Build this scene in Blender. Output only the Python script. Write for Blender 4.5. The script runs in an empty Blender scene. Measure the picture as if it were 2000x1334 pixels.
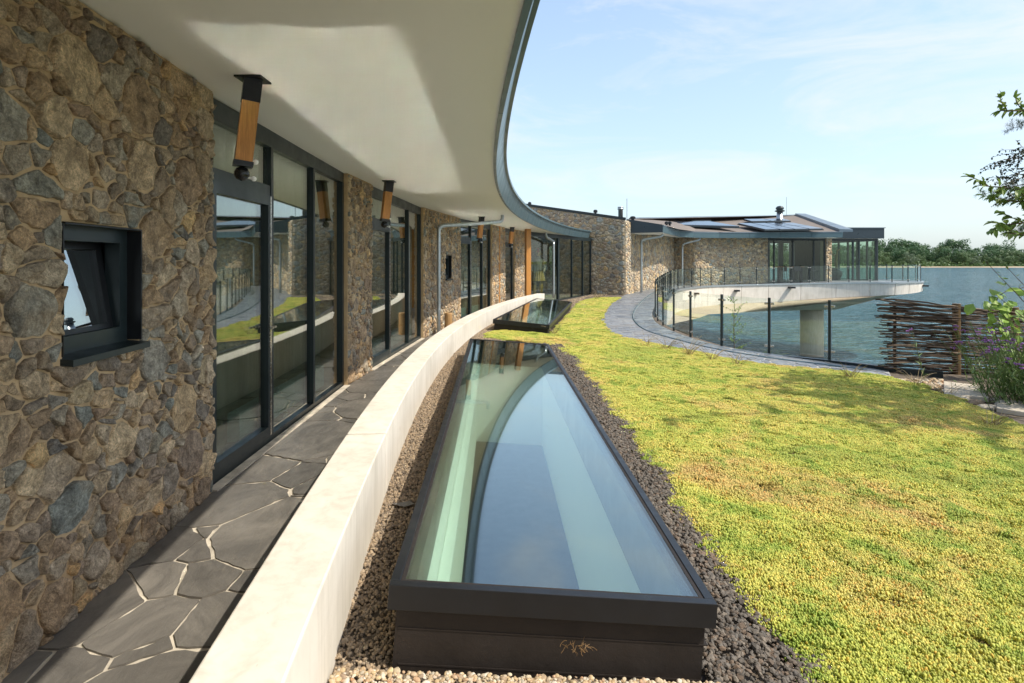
import bpy, math, random
import numpy as np
from mathutils import Vector, geometry as mgeo, noise as mnoise
random.seed(7); rng = np.random.default_rng(7)
C = bpy.context.scene.collection
SC = bpy.context.scene
# ---------------------------------------------------------------- camera, sky, sun, exposure
CAMZ, FPX, HY = 1.6, 1150.0, 512.0
cam = bpy.data.objects.new('camera', bpy.data.cameras.new('camera')); C.objects.link(cam)
cam.location = (0, 0, CAMZ); cam.rotation_euler = (math.pi/2, 0, 0)
cam.data.sensor_width = 36; cam.data.lens = 36*FPX/2000; cam.data.shift_y = -(667-HY)/2000
cam.data.clip_start = 0.05; cam.data.clip_end = 6000
SC.camera = cam
SUND = Vector((0.58, -0.27, 0.79)).normalized()
world = bpy.data.worlds.new('World'); SC.world = world; world.use_nodes = True
nt = world.node_tree; nt.nodes.clear()
wo = nt.nodes.new('ShaderNodeOutputWorld'); bg = nt.nodes.new('ShaderNodeBackground')
sky = nt.nodes.new('ShaderNodeTexSky'); sky.sky_type = 'NISHITA'; sky.sun_disc = False
sky.sun_elevation = math.asin(SUND.z); sky.sun_rotation = math.atan2(SUND.x, SUND.y)
sky.air_density = 1.0; sky.dust_density = 1.6; sky.ozone_density = 1.0; sky.altitude = 0
# thin cirrus: pale wisps mixed over the sky colour
tc = nt.nodes.new('ShaderNodeTexCoord'); mp = nt.nodes.new('ShaderNodeMapping'); mp.inputs['Scale'].default_value = (1.2, 1.2, 5.0)
mp.inputs['Rotation'].default_value = (0.0, 0.12, 0.3)
n1 = nt.nodes.new('ShaderNodeTexNoise'); n1.inputs['Scale'].default_value = 2.3; n1.inputs['Detail'].default_value = 9; n1.inputs['Roughness'].default_value = 0.62; n1.inputs['Distortion'].default_value = 0.7
cr = nt.nodes.new('ShaderNodeValToRGB'); cr.color_ramp.elements[0].position = 0.44; cr.color_ramp.elements[1].position = 0.72
cr.color_ramp.elements[0].color = (0.0,)*3+(1,); cr.color_ramp.elements[1].color = (0.75,)*3+(1,)
sx = nt.nodes.new('ShaderNodeSeparateXYZ'); mr = nt.nodes.new('ShaderNodeMapRange'); mr.inputs['From Min'].default_value = 0; mr.inputs['From Max'].default_value = .75; mr.inputs['To Min'].default_value = .62; mr.inputs['To Max'].default_value = .12
mx2 = nt.nodes.new('ShaderNodeMixRGB'); mx2.inputs['Color2'].default_value = (3.1, 3.2, 3.25, 1)
mx = nt.nodes.new('ShaderNodeMixRGB'); mx.inputs['Color2'].default_value = (1.98, 2.48, 2.80, 1)
for a, b in ((tc.outputs['Generated'], mp.inputs['Vector']), (mp.outputs['Vector'], n1.inputs['Vector']), (n1.outputs['Fac'], cr.inputs['Fac']),
             (tc.outputs['Generated'], sx.inputs[0]), (sx.outputs['Z'], mr.inputs['Value']), (mr.outputs['Result'], mx.inputs['Fac']), (sky.outputs['Color'], mx.inputs['Color1']), (mx.outputs['Color'], mx2.inputs['Color1']), (cr.outputs['Color'], mx2.inputs['Fac']), (mx2.outputs['Color'], bg.inputs['Color']), (bg.outputs[0], wo.inputs['Surface'])):
    nt.links.new(a, b)
bg.inputs['Strength'].default_value = 0.15
sl = bpy.data.lights.new('sun', 'SUN'); sl.energy = 2.7; sl.angle = math.radians(0.53); sl.color = (1.0, 0.93, 0.82); sl.cycles.use_multiple_importance_sampling = False
so = bpy.data.objects.new('sun', sl); C.objects.link(so); so.rotation_euler = SUND.to_track_quat('Z', 'Y').to_euler(); so.location = (20, -10, 30)
SC.view_settings.view_transform = 'Standard'; SC.view_settings.look = 'None'; SC.view_settings.gamma = 1.0
SC.view_settings.exposure = 1.06; SC.view_settings.use_curve_mapping = False
cy = SC.cycles; cy.use_denoising = True; cy.max_bounces = 10; cy.diffuse_bounces = 5; cy.glossy_bounces = 5; cy.transmission_bounces = 6
cy.transparent_max_bounces = 40; cy.caustics_reflective = True; cy.caustics_refractive = False; cy.sample_clamp_indirect = 400.0; cy.blur_glossy = 0.02
try: cy.denoising_prefilter = 'ACCURATE'; cy.denoiser = 'OPENIMAGEDENOISE'
except Exception: pass

# ---------------------------------------------------------------- helpers
ORG = {}
def V(*a): return Vector(a)
def at(px, py, Y): return Vector(((px-1000)/FPX*Y, Y, CAMZ-(py-HY)/FPX*Y))
def sstep(t): t = min(1, max(0, t)); return t*t*(3-2*t)
def G(x, y):
    gn = .10-.05*(x+.6)+.006*(y-3)
    gf = min(.38, .05+.02*(x-4))
    t = sstep((y-16)/10)
    return gn*(1-t)+gf*t
def gp(px, py, dz=0):
    Y = 5.0; r = (px-1000)/FPX
    for _ in range(60):
        Y = .5*Y+.5*max(.5, (CAMZ-G(r*Y, Y)-dz)*FPX/(py-HY))
    return Vector((r*Y, Y, G(r*Y, Y)+dz))
class MB:
    def __init__(s): s.v = []; s.f = []
    def add(s, vs, fs):
        n = len(s.v); s.v += [tuple(p) for p in vs]; s.f += [tuple(i+n for i in f) for f in fs]; return s
    def box(s, x0, x1, y0, y1, z0, z1): return s.obox(V(0,0,0), V(1,0,0), V(0,1,0), V(0,0,1), x0, x1, y0, y1, z0, z1)
    def obox(s, p, a, b, c, a0, a1, b0, b1, c0, c1):
        vs = [p+a*i+b*j+c*k for k in (c0, c1) for j in (b0, b1) for i in (a0, a1)]
        return s.add(vs, [(0,2,3,1),(4,5,7,6),(0,1,5,4),(2,6,7,3),(0,4,6,2),(1,3,7,5)])
    def prism(s, bot, top):
        n = len(bot)
        return s.add(list(bot)+list(top), [tuple(range(n))[::-1], tuple(range(n, 2*n))]+[(i, (i+1) % n, n+(i+1) % n, n+i) for i in range(n)])
    def tube(s, pts, r, n=8, caps=True, r1=None):
        pts = [Vector(p) for p in pts]; m = len(pts); vs = []; prev = None
        for i, p in enumerate(pts):
            d = (pts[min(i+1, m-1)]-pts[max(i-1, 0)]); d = d.normalized() if d.length > 1e-9 else V(0,0,1)
            if prev is None:
                u = d.orthogonal().normalized()
            else:
                u = (prev-d*prev.dot(d)); u = u.normalized() if u.length > 1e-6 else d.orthogonal().normalized()
            prev = u; w = d.cross(u)
            rr = r[i] if isinstance(r, (list, tuple)) else (r if r1 is None else r+(r1-r)*i/max(1, m-1))
            vs += [p+u*math.cos(2*math.pi*k/n)*rr+w*math.sin(2*math.pi*k/n)*rr for k in range(n)]
        fs = [(i*n+k, i*n+(k+1) % n, (i+1)*n+(k+1) % n, (i+1)*n+k) for i in range(m-1) for k in range(n)]
        if caps: fs += [tuple(range(n))[::-1], tuple(range((m-1)*n, m*n))]
        return s.add(vs, fs)
    def lathe(s, c, prof, n=16, sx=1, sy=1):
        vs = [V(c[0]+r*sx*math.cos(2*math.pi*k/n), c[1]+r*sy*math.sin(2*math.pi*k/n), c[2]+z) for r, z in prof for k in range(n)]
        m = len(prof)
        fs = [(i*n+k, i*n+(k+1) % n, (i+1)*n+(k+1) % n, (i+1)*n+k) for i in range(m-1) for k in range(n)]
        fs += [tuple(range(n))[::-1], tuple(range((m-1)*n, m*n))]
        return s.add(vs, fs)
    def sweep(s, pts, sect, closed=True):
        """sect: list of (offset to the right of travel, z); pts: 3D path"""
        m = len(pts); k = 0; vs = []
        for i, p in enumerate(pts):
            d = pts[min(i+1, m-1)]-pts[max(i-1, 0)]; d = Vector((d.x, d.y, 0)).normalized(); r = Vector((d.y, -d.x, 0))
            sc = sect(i) if callable(sect) else sect
            vs += [Vector(p)+r*o+V(0,0,z) for o, z in sc]
            k = len(sc)
        kk = k if closed else k-1
        fs = [(i*k+j, i*k+(j+1) % k, (i+1)*k+(j+1) % k, (i+1)*k+j) for i in range(m-1) for j in range(kk)]
        if closed: fs += [tuple(range(k))[::-1], tuple(range((m-1)*k, m*k))]
        return s.add(vs, fs)
    def build(s, name, m, parent=None, smooth=False, org=None, bevel=0):
        P = ORG.get(parent.name, V(0,0,0)) if parent else V(0,0,0)
        a = np.array(s.v, dtype=float)
        if org is None: org = V((a[:,0].min()+a[:,0].max())/2, (a[:,1].min()+a[:,1].max())/2, a[:,2].min())
        me = bpy.data.meshes.new(name); me.from_pydata([tuple(q) for q in a-np.array(org)], [], s.f); me.update()
        o = bpy.data.objects.new(name, me); C.objects.link(o); o.location = Vector(org)-P; ORG[o.name] = Vector(org)
        if parent: o.parent = parent
        if m: me.materials.append(m)
        if smooth: me.polygons.foreach_set('use_smooth', [True]*len(me.polygons))
        if bevel:
            b = o.modifiers.new('bevel', 'BEVEL'); b.width = bevel; b.segments = 2; b.limit_method = 'ANGLE'; b.angle_limit = .6
        return o
def thing(name, label, cat, loc=(0,0,0), group=None, kind=None):
    o = bpy.data.objects.new(name, None); C.objects.link(o); o.location = loc; o.empty_display_size = .1; ORG[o.name] = Vector(loc)
    return tag(o, label, cat, group, kind)
def tag(o, label=None, cat=None, group=None, kind=None):
    if label: o['label'] = label
    if cat: o['category'] = cat
    if group: o['group'] = group
    if kind: o['kind'] = kind
    return o
def copy_tree(o, parent=None, loc=None, rz=None, sc=None):
    c = o.copy(); C.objects.link(c)
    if parent: c.parent = parent
    for ch in list(o.children): copy_tree(ch, c)
    if loc is not None: c.location = loc
    if rz is not None: c.rotation_euler.z = rz
    if sc is not None: c.scale = sc
    return c
def resample(pts, step):
    pts = [Vector(p) for p in pts]; L = [0]
    for a, b in zip(pts, pts[1:]): L.append(L[-1]+(b-a).length)
    n = max(2, int(round(L[-1]/step))+1); A = np.array([list(p) for p in pts]); q = np.linspace(0, L[-1], n)
    return [Vector([np.interp(t, L, A[:, k]) for k in range(A.shape[1])]) for t in q]
def smooth_curve(pts, sub=6):
    pts = [Vector(p) for p in pts]; out = []
    P = [pts[0]*2-pts[1]]+pts+[pts[-1]*2-pts[-2]]
    for i in range(1, len(P)-2):
        for k in range(sub):
            t = k/sub; a, b, c, d = P[i-1], P[i], P[i+1], P[i+2]
            out.append(.5*((2*b)+(c-a)*t+(2*a-5*b+4*c-d)*t*t+(3*b-a-3*c+d)*t**3))
    out.append(pts[-1]); return out

# ---------------------------------------------------------------- materials
def newmat(name):
    m = bpy.data.materials.new(name); m.use_nodes = True; t = m.node_tree; t.nodes.clear()
    o = t.nodes.new('ShaderNodeOutputMaterial'); return m, t, o
def L(t, a, b): t.links.new(a, b)
def ramp(t, fac, stops):
    r = t.nodes.new('ShaderNodeValToRGB'); e = r.color_ramp.elements
    while len(e) < len(stops): e.new(.5)
    for k, (p, c) in enumerate(stops): e[k].position = p; e[k].color = tuple(c)+((1,) if len(c) == 3 else ())
    if fac is not None: L(t, fac, r.inputs['Fac'])
    return r.outputs['Color']
def noise(t, scale, detail=4, rough=.5, dist=0, coord='Object', stretch=None, vec=None):
    tcn = t.nodes.new('ShaderNodeTexCoord'); n = t.nodes.new('ShaderNodeTexNoise')
    n.inputs['Scale'].default_value = scale; n.inputs['Detail'].default_value = detail; n.inputs['Roughness'].default_value = rough; n.inputs['Distortion'].default_value = dist
    if coord == 'World':
        g = t.nodes.new('ShaderNodeNewGeometry'); src = g.outputs['Position']
    else: src = tcn.outputs[coord]
    if stretch:
        mpn = t.nodes.new('ShaderNodeMapping'); mpn.inputs['Scale'].default_value = stretch; L(t, src, mpn.inputs['Vector']); src = mpn.outputs['Vector']
    L(t, src, n.inputs['Vector']); return n.outputs['Fac']
def mixc(t, fac, a, b, mode='MIX'):
    m = t.nodes.new('ShaderNodeMixRGB'); m.blend_type = mode
    for s, v in ((m.inputs['Fac'], fac), (m.inputs['Color1'], a), (m.inputs['Color2'], b)):
        if hasattr(v, 'links'): L(t, v, s)
        elif isinstance(v, (int, float)): s.default_value = v
        else: s.default_value = tuple(v)+((1,) if len(v) == 3 else ())
    return m.outputs['Color']
def bump(t, h, strength, dist=.01, normal=None):
    b = t.nodes.new('ShaderNodeBump'); b.inputs['Strength'].default_value = strength; b.inputs['Distance'].default_value = dist
    L(t, h, b.inputs['Height'])
    if normal is not None: L(t, normal, b.inputs['Normal'])
    return b.outputs['Normal']
def principled(t, o, col, rough=.5, metal=0, normal=None, spec=.5, trans=0):
    p = t.nodes.new('ShaderNodeBsdfPrincipled')
    for s, v in (('Base Color', col), ('Roughness', rough), ('Metallic', metal), ('Specular IOR Level', spec)):
        if hasattr(v, 'links'): L(t, v, p.inputs[s])
        elif isinstance(v, (int, float)): p.inputs[s].default_value = v
        else: p.inputs[s].default_value = tuple(v)+(1,)
    if normal is not None: L(t, normal, p.inputs['Normal'])
    L(t, p.outputs[0], o.inputs['Surface']); return p
def simple(name, col, rough=.5, metal=0, nscale=6, namt=.25, bscale=60, bstr=.15, bdist=.003, coord='World', stretch=None, spec=.5, detail=5):
    m, t, o = newmat(name)
    n = noise(t, nscale, detail, .6, .3, coord, stretch)
    c = mixc(t, 1, col, ramp(t, n, [(.25, (1-namt,)*3), (.75, (1+namt,)*3)]), 'MULTIPLY')
    nb = bump(t, noise(t, bscale, 5, .6, 0, coord, stretch), bstr, bdist) if bstr else None
    r = ramp(t, noise(t, nscale*2.3, 4, .6, 0, coord), [(.3, (max(0, rough-.08),)*3), (.7, (min(1, rough+.1),)*3)])
    principled(t, o, c, r, metal, nb, spec); return m
def rnd_socket(t, mode):
    if mode == 'object':
        return t.nodes.new('ShaderNodeObjectInfo').outputs['Random']
    return t.nodes.new('ShaderNodeNewGeometry').outputs['Random Per Island']
def stone_mat(name, mode, warm=1.0, bright=1.0):
    m, t, o = newmat(name); r = rnd_socket(t, mode)
    pal = [(.0, (.115,.100,.080)), (.10, (.185,.140,.090)), (.2, (.085,.085,.082)), (.32, (.235,.185,.120)), (.42, (.150,.160,.150)), (.5, (.130,.098,.072)),
           (.6, (.270,.225,.155)), (.7, (.165,.150,.125)), (.78, (.290,.200,.105)), (.86, (.105,.125,.125)), (.93, (.200,.175,.135)), (1, (.150,.125,.100))]
    pal = [(p, tuple(min(.6, bright*1.12*v*k) for v, k in zip(c, (warm, 1, 2-warm)))) for p, c in pal]
    base = ramp(t, r, pal)
    n1_ = noise(t, 9, 8, .65, .8, 'World'); n2_ = noise(t, 38, 6, .7, .4, 'World'); n3_ = noise(t, 3.1, 3, .5, .2, 'World')
    c = mixc(t, 1, base, ramp(t, n1_, [(.30, (.45,.43,.41)), (.70, (1.55,1.52,1.46))]), 'MULTIPLY')
    c = mixc(t, 1, c, ramp(t, n2_, [(.3, (.60,.60,.60)), (.7, (1.40,1.40,1.40))]), 'MULTIPLY')
    c = mixc(t, ramp(t, n3_, [(.55, (0,0,0)), (.78, (.55,.55,.55))]), c, (.26*bright,.165*bright,.075*bright))
    w = noise(t, 70, 3, .7, 0, 'World')
    c = mixc(t, ramp(t, w, [(.68, (0,0,0)), (.74, (.45,.45,.45))]), c, (.42,.36,.26))
    c = mixc(t, 1, c, ramp(t, noise(t, 95, 4, .8, .6, 'World'), [(.32, (.55,.55,.55)), (.68, (1.45,1.45,1.45))]), 'MULTIPLY')
    h = mixc(t, .45, n1_, n2_)
    nn = bump(t, h, 1.0, .055); nn = bump(t, noise(t, 130, 4, .7, 0, 'World'), .35, .004, nn)
    principled(t, o, c, .78, 0, nn, .35); return m
M = {}
M['stone'] = stone_mat('rubble_stone', 'object', 1.09, 1.85)
M['stone_mass'] = stone_mat('rubble_stone_mass', 'island', 1.08, 1.75)
M['stone_far'] = stone_mat('rubble_stone_far', 'object', 1.04, 1.9)
M['stone_far_mass'] = stone_mat('rubble_stone_far_mass', 'island', 1.04, 1.9)
M['mortar'] = simple('lime_mortar', (.50,.355,.20), .9, 0, 5, .25, 160, .6, .006, spec=.2)
M['mortar_far'] = simple('lime_mortar_far', (.42,.35,.25), .9, 0, 5, .25, 90, .6, .006, spec=.2)
m, t, o = newmat('cream_soffit_board')
principled(t, o, mixc(t, 1, (.87,.855,.80), ramp(t, noise(t, .35, 1, .5, 0, 'World'), [(.2, (.97,.965,.95)), (.8, (1,1,1))]), 'MULTIPLY'), .42, 0, None, .3); M['soffit'] = m
M['frame'] = simple('dark_green_grey_aluminium', (.013,.022,.024), .36, 0, 2, .08, 90, .01, .001, spec=.5)
M['fascia'] = simple('slate_blue_fascia_metal', (.085,.140,.160), .34, .25, 1.2, .06, 90, .01, .001, spec=.6)
M['fascia_dark'] = simple('dark_fascia_metal', (.022,.036,.046), .34, .1, 1.2, .08, 90, .01, .001, spec=.5)
M['flash'] = simple('grey_roof_flashing', (.16,.20,.23), .4, .4, 1.5, .10, 90, .01, .001)
M['roofing'] = simple('brown_grey_roofing_felt', (.17,.145,.125), .9, 0, 2, .18, 60, .4, .004, spec=.2)
M['galv'] = simple('galvanised_steel', (.42,.45,.46), .35, .85, 16, .16, 60, .06, .001)
M['steel'] = simple('brushed_steel', (.55,.52,.47), .25, .95, 16, .06, 90, .04, .001)
M['blackmetal'] = simple('black_steel', (.012,.013,.015), .38, .2, 5, .2, 90, .05, .001)
M['black_plastic'] = simple('black_plastic', (.01,.01,.011), .2, 0, 5, .2, 90, .02, .001)
def conc(name, col, lines=True):
    m, t, o = newmat(name)
    n = noise(t, 1.6, 8, .65, .5, 'World'); s = noise(t, 2.2, 6, .6, .4, 'World', (6, 6, .6)); sp = noise(t, 55, 3, .6, 0, 'World')
    c = mixc(t, 1, col, ramp(t, n, [(.25, (.84,.83,.80)), (.75, (1.10,1.10,1.10))]), 'MULTIPLY')
    c = mixc(t, 1, c, ramp(t, s, [(.25, (.85,.84,.81)), (.55, (1.04,1.04,1.04))]), 'MULTIPLY')
    c = mixc(t, ramp(t, sp, [(.70, (0,0,0)), (.76, (.35,.35,.35))]), c, (.22,.19,.14))
    nn = bump(t, noise(t, 22, 8, .7, 0, 'World'), .25, .004)
    principled(t, o, c, .72, 0, nn, .35); return m
M['concrete'] = conc('cream_precast_concrete', (.62,.575,.495))
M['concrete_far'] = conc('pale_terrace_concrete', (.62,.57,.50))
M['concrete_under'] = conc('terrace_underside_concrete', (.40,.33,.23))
M['column'] = conc('beige_column_concrete', (.56,.48,.37))
M['epdm'] = simple('black_rubber_membrane', (.020,.015,.012), .62, 0, 4, .35, 30, .35, .005, spec=.35)
def wood(name, col, sc=(30, 30, 1.2)):
    m, t, o = newmat(name)
    n = noise(t, 1.6, 8, .7, 1.2, 'World', sc); f = noise(t, 8, 4, .6, 0, 'World', sc)
    c = mixc(t, 1, col, ramp(t, n, [(.28, (.66,.60,.52)), (.7, (1.22,1.2,1.14))]), 'MULTIPLY')
    c = mixc(t, 1, c, ramp(t, f, [(.3, (.86,.84,.80)), (.7, (1.1,1.1,1.1))]), 'MULTIPLY')
    principled(t, o, c, .42, 0, bump(t, f, .2, .002), .4); return m
M['timber'] = wood('oiled_orange_timber', (.50,.235,.060))
M['log'] = wood('pale_round_log', (.42,.26,.12))
M['stake'] = wood('brown_round_stake', (.16,.10,.045))
def stick_mat():
    m, t, o = newmat('woven_willow_stick'); r = rnd_socket(t, 'object')
    base = ramp(t, r, [(0, (.042,.032,.025)), (.4, (.085,.064,.047)), (.75, (.062,.044,.032)), (1, (.17,.13,.09))])
    n = noise(t, 10, 7, .7, .5, 'World', (1, 1, 5))
    c = mixc(t, 1, base, ramp(t, n, [(.3, (.6,.6,.6)), (.7, (1.4,1.35,1.3))]), 'MULTIPLY')
    principled(t, o, c, .85, 0, bump(t, n, .5, .006), .25); return m
M['stick'] = stick_mat()
def slate_mat(name, cols, mode='object', gloss=.42):
    m, t, o = newmat(name); r = rnd_socket(t, mode)
    base = ramp(t, r, [(k/(len(cols)-1), c) for k, c in enumerate(cols)])
    n = noise(t, 2.2, 9, .7, 1.4, 'World', (1.2, .8, 1)); s = noise(t, 12, 7, .75, .5, 'World', (2.2, .5, 1)); d = noise(t, 120, 3, .7, 0, 'World')
    c = mixc(t, 1, base, ramp(t, n, [(.28, (.52,.52,.52)), (.72, (1.5,1.47,1.4))]), 'MULTIPLY')
    c = mixc(t, ramp(t, s, [(.56, (0,0,0)), (.70, (.40,.40,.40))]), c, (.22,.195,.155))
    c = mixc(t, ramp(t, d, [(.70, (0,0,0)), (.76, (.4,.4,.4))]), c, (.26,.22,.16))
    nn = bump(t, mixc(t, .4, n, s), .5, .012); nn = bump(t, d, .15, .002, nn)
    principled(t, o, c, ramp(t, s, [(.3, (gloss-.1,)*3), (.7, (gloss+.22,)*3)]), 0, nn, .45); return m
M['slate'] = slate_mat('dark_flagstone_slate', [(.118,.110,.099), (.148,.138,.124), (.100,.094,.086), (.165,.153,.136)])
M['slate2'] = slate_mat('blue_grey_flagstone', [(.16,.17,.19), (.20,.21,.225), (.135,.15,.17), (.23,.235,.24), (.17,.165,.16)], 'object', .4)
M['grout'] = simple('sandy_joint_grout', (.50,.445,.355), .9, 0, 7, .45, 120, .5, .004, spec=.2)
M['grout2'] = simple('pale_joint_grout', (.36,.35,.33), .9, 0, 4, .3, 60, .4, .004, spec=.2)
M['soil'] = simple('dark_roof_soil', (.075,.055,.038), .95, 0, 6, .4, 80, .8, .012, spec=.15)
M['gravelbed'] = simple('gravel_bed_fines', (.13,.105,.08), .95, 0, 20, .4, 160, .8, .006, spec=.15)
def pebble_mat(name, cols):
    m, t, o = newmat(name); g = t.nodes.new('ShaderNodeObjectInfo')
    c = ramp(t, g.outputs['Random'], [(k/(len(cols)-1), c) for k, c in enumerate(cols)])
    n = noise(t, 70, 5, .7, 0, 'World')
    c = mixc(t, 1, c, ramp(t, n, [(.3, (.72,.72,.72)), (.7, (1.28,1.28,1.28))]), 'MULTIPLY')
    principled(t, o, c, .82, 0, bump(t, n, .5, .003), .3); return m
M['peb_tan'] = pebble_mat('tan_pea_gravel', [(.44,.33,.19), (.32,.22,.12), (.52,.44,.31), (.26,.19,.13), (.48,.36,.20), (.36,.32,.25), (.56,.50,.40), (.38,.21,.11), (.44,.36,.25)])
M['peb_brown'] = pebble_mat('brown_split_gravel', [(.24,.18,.115), (.34,.25,.16), (.18,.14,.10), (.38,.29,.19), (.25,.20,.145), (.15,.12,.09), (.31,.23,.15)])
M['peb_lava'] = pebble_mat('dark_lava_gravel', [(.090,.076,.060), (.125,.108,.088), (.066,.058,.048), (.15,.105,.070), (.105,.095,.082), (.18,.15,.115), (.080,.070,.058)])
def sedum_mat():
    m, t, o = newmat('stonecrop_sedum'); g = t.nodes.new('ShaderNodeNewGeometry')
    big = noise(t, .75, 6, .6, 1.0, 'World'); mid = noise(t, 3.6, 5, .6, .8, 'World')
    c = ramp(t, big, [(.30, (.390,.440,.095)), (.42, (.520,.545,.110)), (.54, (.610,.570,.140)), (.68, (.600,.450,.165))])
    c = mixc(t, ramp(t, mid, [(.36, (.8,.8,.8)), (.50, (0,0,0))]), c, (.260,.390,.060))
    c = mixc(t, ramp(t, mid, [(.60, (0,0,0)), (.76, (.6,.6,.6))]), c, (.50,.300,.110))
    c = mixc(t, 1, c, ramp(t, g.outputs['Random Per Island'], [(0, (.62,.66,.55)), (.5, (1,1,1)), (.9, (1.22,1.16,1.12)), (1, (1.35,.9,.75))]), 'MULTIPLY')
    p = principled(t, o, c, .6, 0, None, .3)
    tr = t.nodes.new('ShaderNodeBsdfTranslucent'); L(t, c, tr.inputs['Color']); mxs = t.nodes.new('ShaderNodeMixShader'); mxs.inputs[0].default_value = .22
    L(t, p.outputs[0], mxs.inputs[1]); L(t, tr.outputs[0], mxs.inputs[2]); L(t, mxs.outputs[0], o.inputs['Surface']); return m
M['sedum'] = sedum_mat()
def leaf_mat(name, cols, mode='island', trans=.3, rough=.45, coord=None):
    m, t, o = newmat(name); r = rnd_socket(t, mode)
    c = ramp(t, r, [(k/(len(cols)-1), c) for k, c in enumerate(cols)])
    if coord:
        c = mixc(t, 1, c, ramp(t, noise(t, coord, 3, .5, 0, 'Object'), [(.3, (.7,.75,.7)), (.7, (1.3,1.25,1.2))]), 'MULTIPLY')
    p = principled(t, o, c, rough, 0, None, .4)
    tr = t.nodes.new('ShaderNodeBsdfTranslucent'); L(t, c, tr.inputs['Color']); mxs = t.nodes.new('ShaderNodeMixShader'); mxs.inputs[0].default_value = trans
    L(t, p.outputs[0], mxs.inputs[1]); L(t, tr.outputs[0], mxs.inputs[2]); L(t, mxs.outputs[0], o.inputs['Surface']); return m
M['leaf'] = leaf_mat('glossy_broad_leaf', [(.15,.23,.045), (.20,.29,.055), (.11,.18,.035), (.25,.30,.075)])
M['leaf_vine'] = leaf_mat('light_vine_leaf', [(.20,.33,.05), (.30,.42,.07), (.14,.25,.045)])
M['leaf_dark'] = leaf_mat('small_dark_leaf', [(.03,.05,.03), (.045,.065,.035), (.05,.05,.03)])
M['needle'] = leaf_mat('pine_needle', [(.04,.08,.05), (.06,.10,.06), (.05,.085,.045)])
M['stemgreen'] = leaf_mat('green_stem', [(.12,.20,.055), (.17,.25,.07), (.09,.15,.045)])
M['drygrass'] = leaf_mat('dry_grass_blade', [(.42,.31,.15), (.52,.42,.24), (.34,.24,.12)])
M['purple'] = leaf_mat('purple_flower', [(.26,.09,.32), (.34,.14,.40), (.20,.07,.26)], trans=.2)
M['crown1'] = leaf_mat('far_tree_leaves_green', [(.070,.135,.060), (.095,.170,.068), (.058,.115,.056)], trans=.25, coord=.25)
M['crown2'] = leaf_mat('far_tree_leaves_light', [(.095,.150,.060), (.120,.180,.070), (.080,.130,.055)], trans=.25, coord=.25)
M['crown3'] = leaf_mat('far_willow_leaves_pale', [(.15,.20,.12), (.18,.23,.14), (.12,.17,.10)], trans=.25, coord=.25)
M['root'] = leaf_mat('dry_brown_root', [(.26,.15,.055), (.34,.21,.09)])
M['bark'] = simple('brown_bark', (.10,.065,.045), .9, 0, 8, .4, 40, .7, .01, spec=.2)
def glass_mat(name, tint, f0, haze=0.0, hz_rough=.25, power=5.0):
    m, t, o = newmat(name)
    lw = t.nodes.new('ShaderNodeLayerWeight'); lw.inputs['Blend'].default_value = .5
    pw = t.nodes.new('ShaderNodeMath'); pw.operation = 'POWER'; pw.inputs[1].default_value = power; L(t, lw.outputs['Facing'], pw.inputs[0])
    ma = t.nodes.new('ShaderNodeMath'); ma.operation = 'MULTIPLY_ADD'; ma.inputs[1].default_value = 1-f0; ma.inputs[2].default_value = f0; L(t, pw.outputs[0], ma.inputs[0])
    tr = t.nodes.new('ShaderNodeBsdfTransparent'); tr.inputs['Color'].default_value = tuple(tint)+(1,)
    gl = t.nodes.new('ShaderNodeBsdfGlossy'); gl.inputs['Roughness'].default_value = 0.0; gl.inputs['Color'].default_value = (.97,1,1,1)
    mi = t.nodes.new('ShaderNodeMixShader'); L(t, ma.outputs[0], mi.inputs[0]); L(t, tr.outputs[0], mi.inputs[1]); L(t, gl.outputs[0], mi.inputs[2])
    out = mi.outputs[0]
    if haze:
        g2 = t.nodes.new('ShaderNodeBsdfGlossy'); g2.distribution = 'BECKMANN'; g2.inputs['Roughness'].default_value = hz_rough; g2.inputs['Color'].default_value = (1, 1, 1, 1)
        m2 = t.nodes.new('ShaderNodeMixShader'); m2.inputs[0].default_value = haze; L(t, out, m2.inputs[1]); L(t, g2.outputs[0], m2.inputs[2]); out = m2.outputs[0]
    L(t, out, o.inputs['Surface']); return m
M['glass_win'] = glass_mat('coated_window_glass', (.72,.78,.72), .12, power=3.2)
M['glass_small'] = glass_mat('coated_small_window_glass', (.6,.66,.62), .45)
M['glass_rail'] = glass_mat('clear_railing_glass', (.93,.97,.955), .035)
M['glass_sky'] = glass_mat('green_skylight_glass', (.84,.94,.885), .02, .135, .09, power=4.3)
M['glass_entry'] = glass_mat('entrance_glass', (.92,.95,.92), .03)
M['glass_pav'] = glass_mat('pavilion_glass', (.80,.88,.82), .03)
M['shaft'] = simple('white_plaster', (.80,.80,.77), .8, 0, 2, .03, 40, .05, .002, spec=.2)
M['interior'] = simple('dark_interior_floor', (.05,.042,.034), .4, 0, 2, .2, 20, .1, .002)
M['roomfloor'] = simple('sky_tinted_room_floor', (.018,.034,.056), .5, 0, 2, .1, 20, .1, .002)  # blue of the sky reflected in the skylight glass put into this colour
M['inwall'] = simple('grey_interior_wall', (.30,.28,.24), .8, 0, 2, .05, 20, .1, .002)
M['curtain'] = simple('grey_beige_curtain_cloth', (.24,.235,.19), .9, 0, 8, .08, 200, .2, .001, spec=.1)
M['radiator'] = simple('teal_white_radiator', (.36,.50,.50), .45, 0, 3, .05, 60, .03, .001)
M['woodwall'] = wood('brown_interior_panelling', (.20,.105,.045))
M['solar'] = simple('solar_cell_glass', (.03,.04,.06), .08, .3, 2, .1, 4, .0, .001, spec=1.0)
M['gold'] = simple('weathered_gold_armour', (.42,.30,.09), .38, .55, 30, .45, 60, .6, .01)
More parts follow.
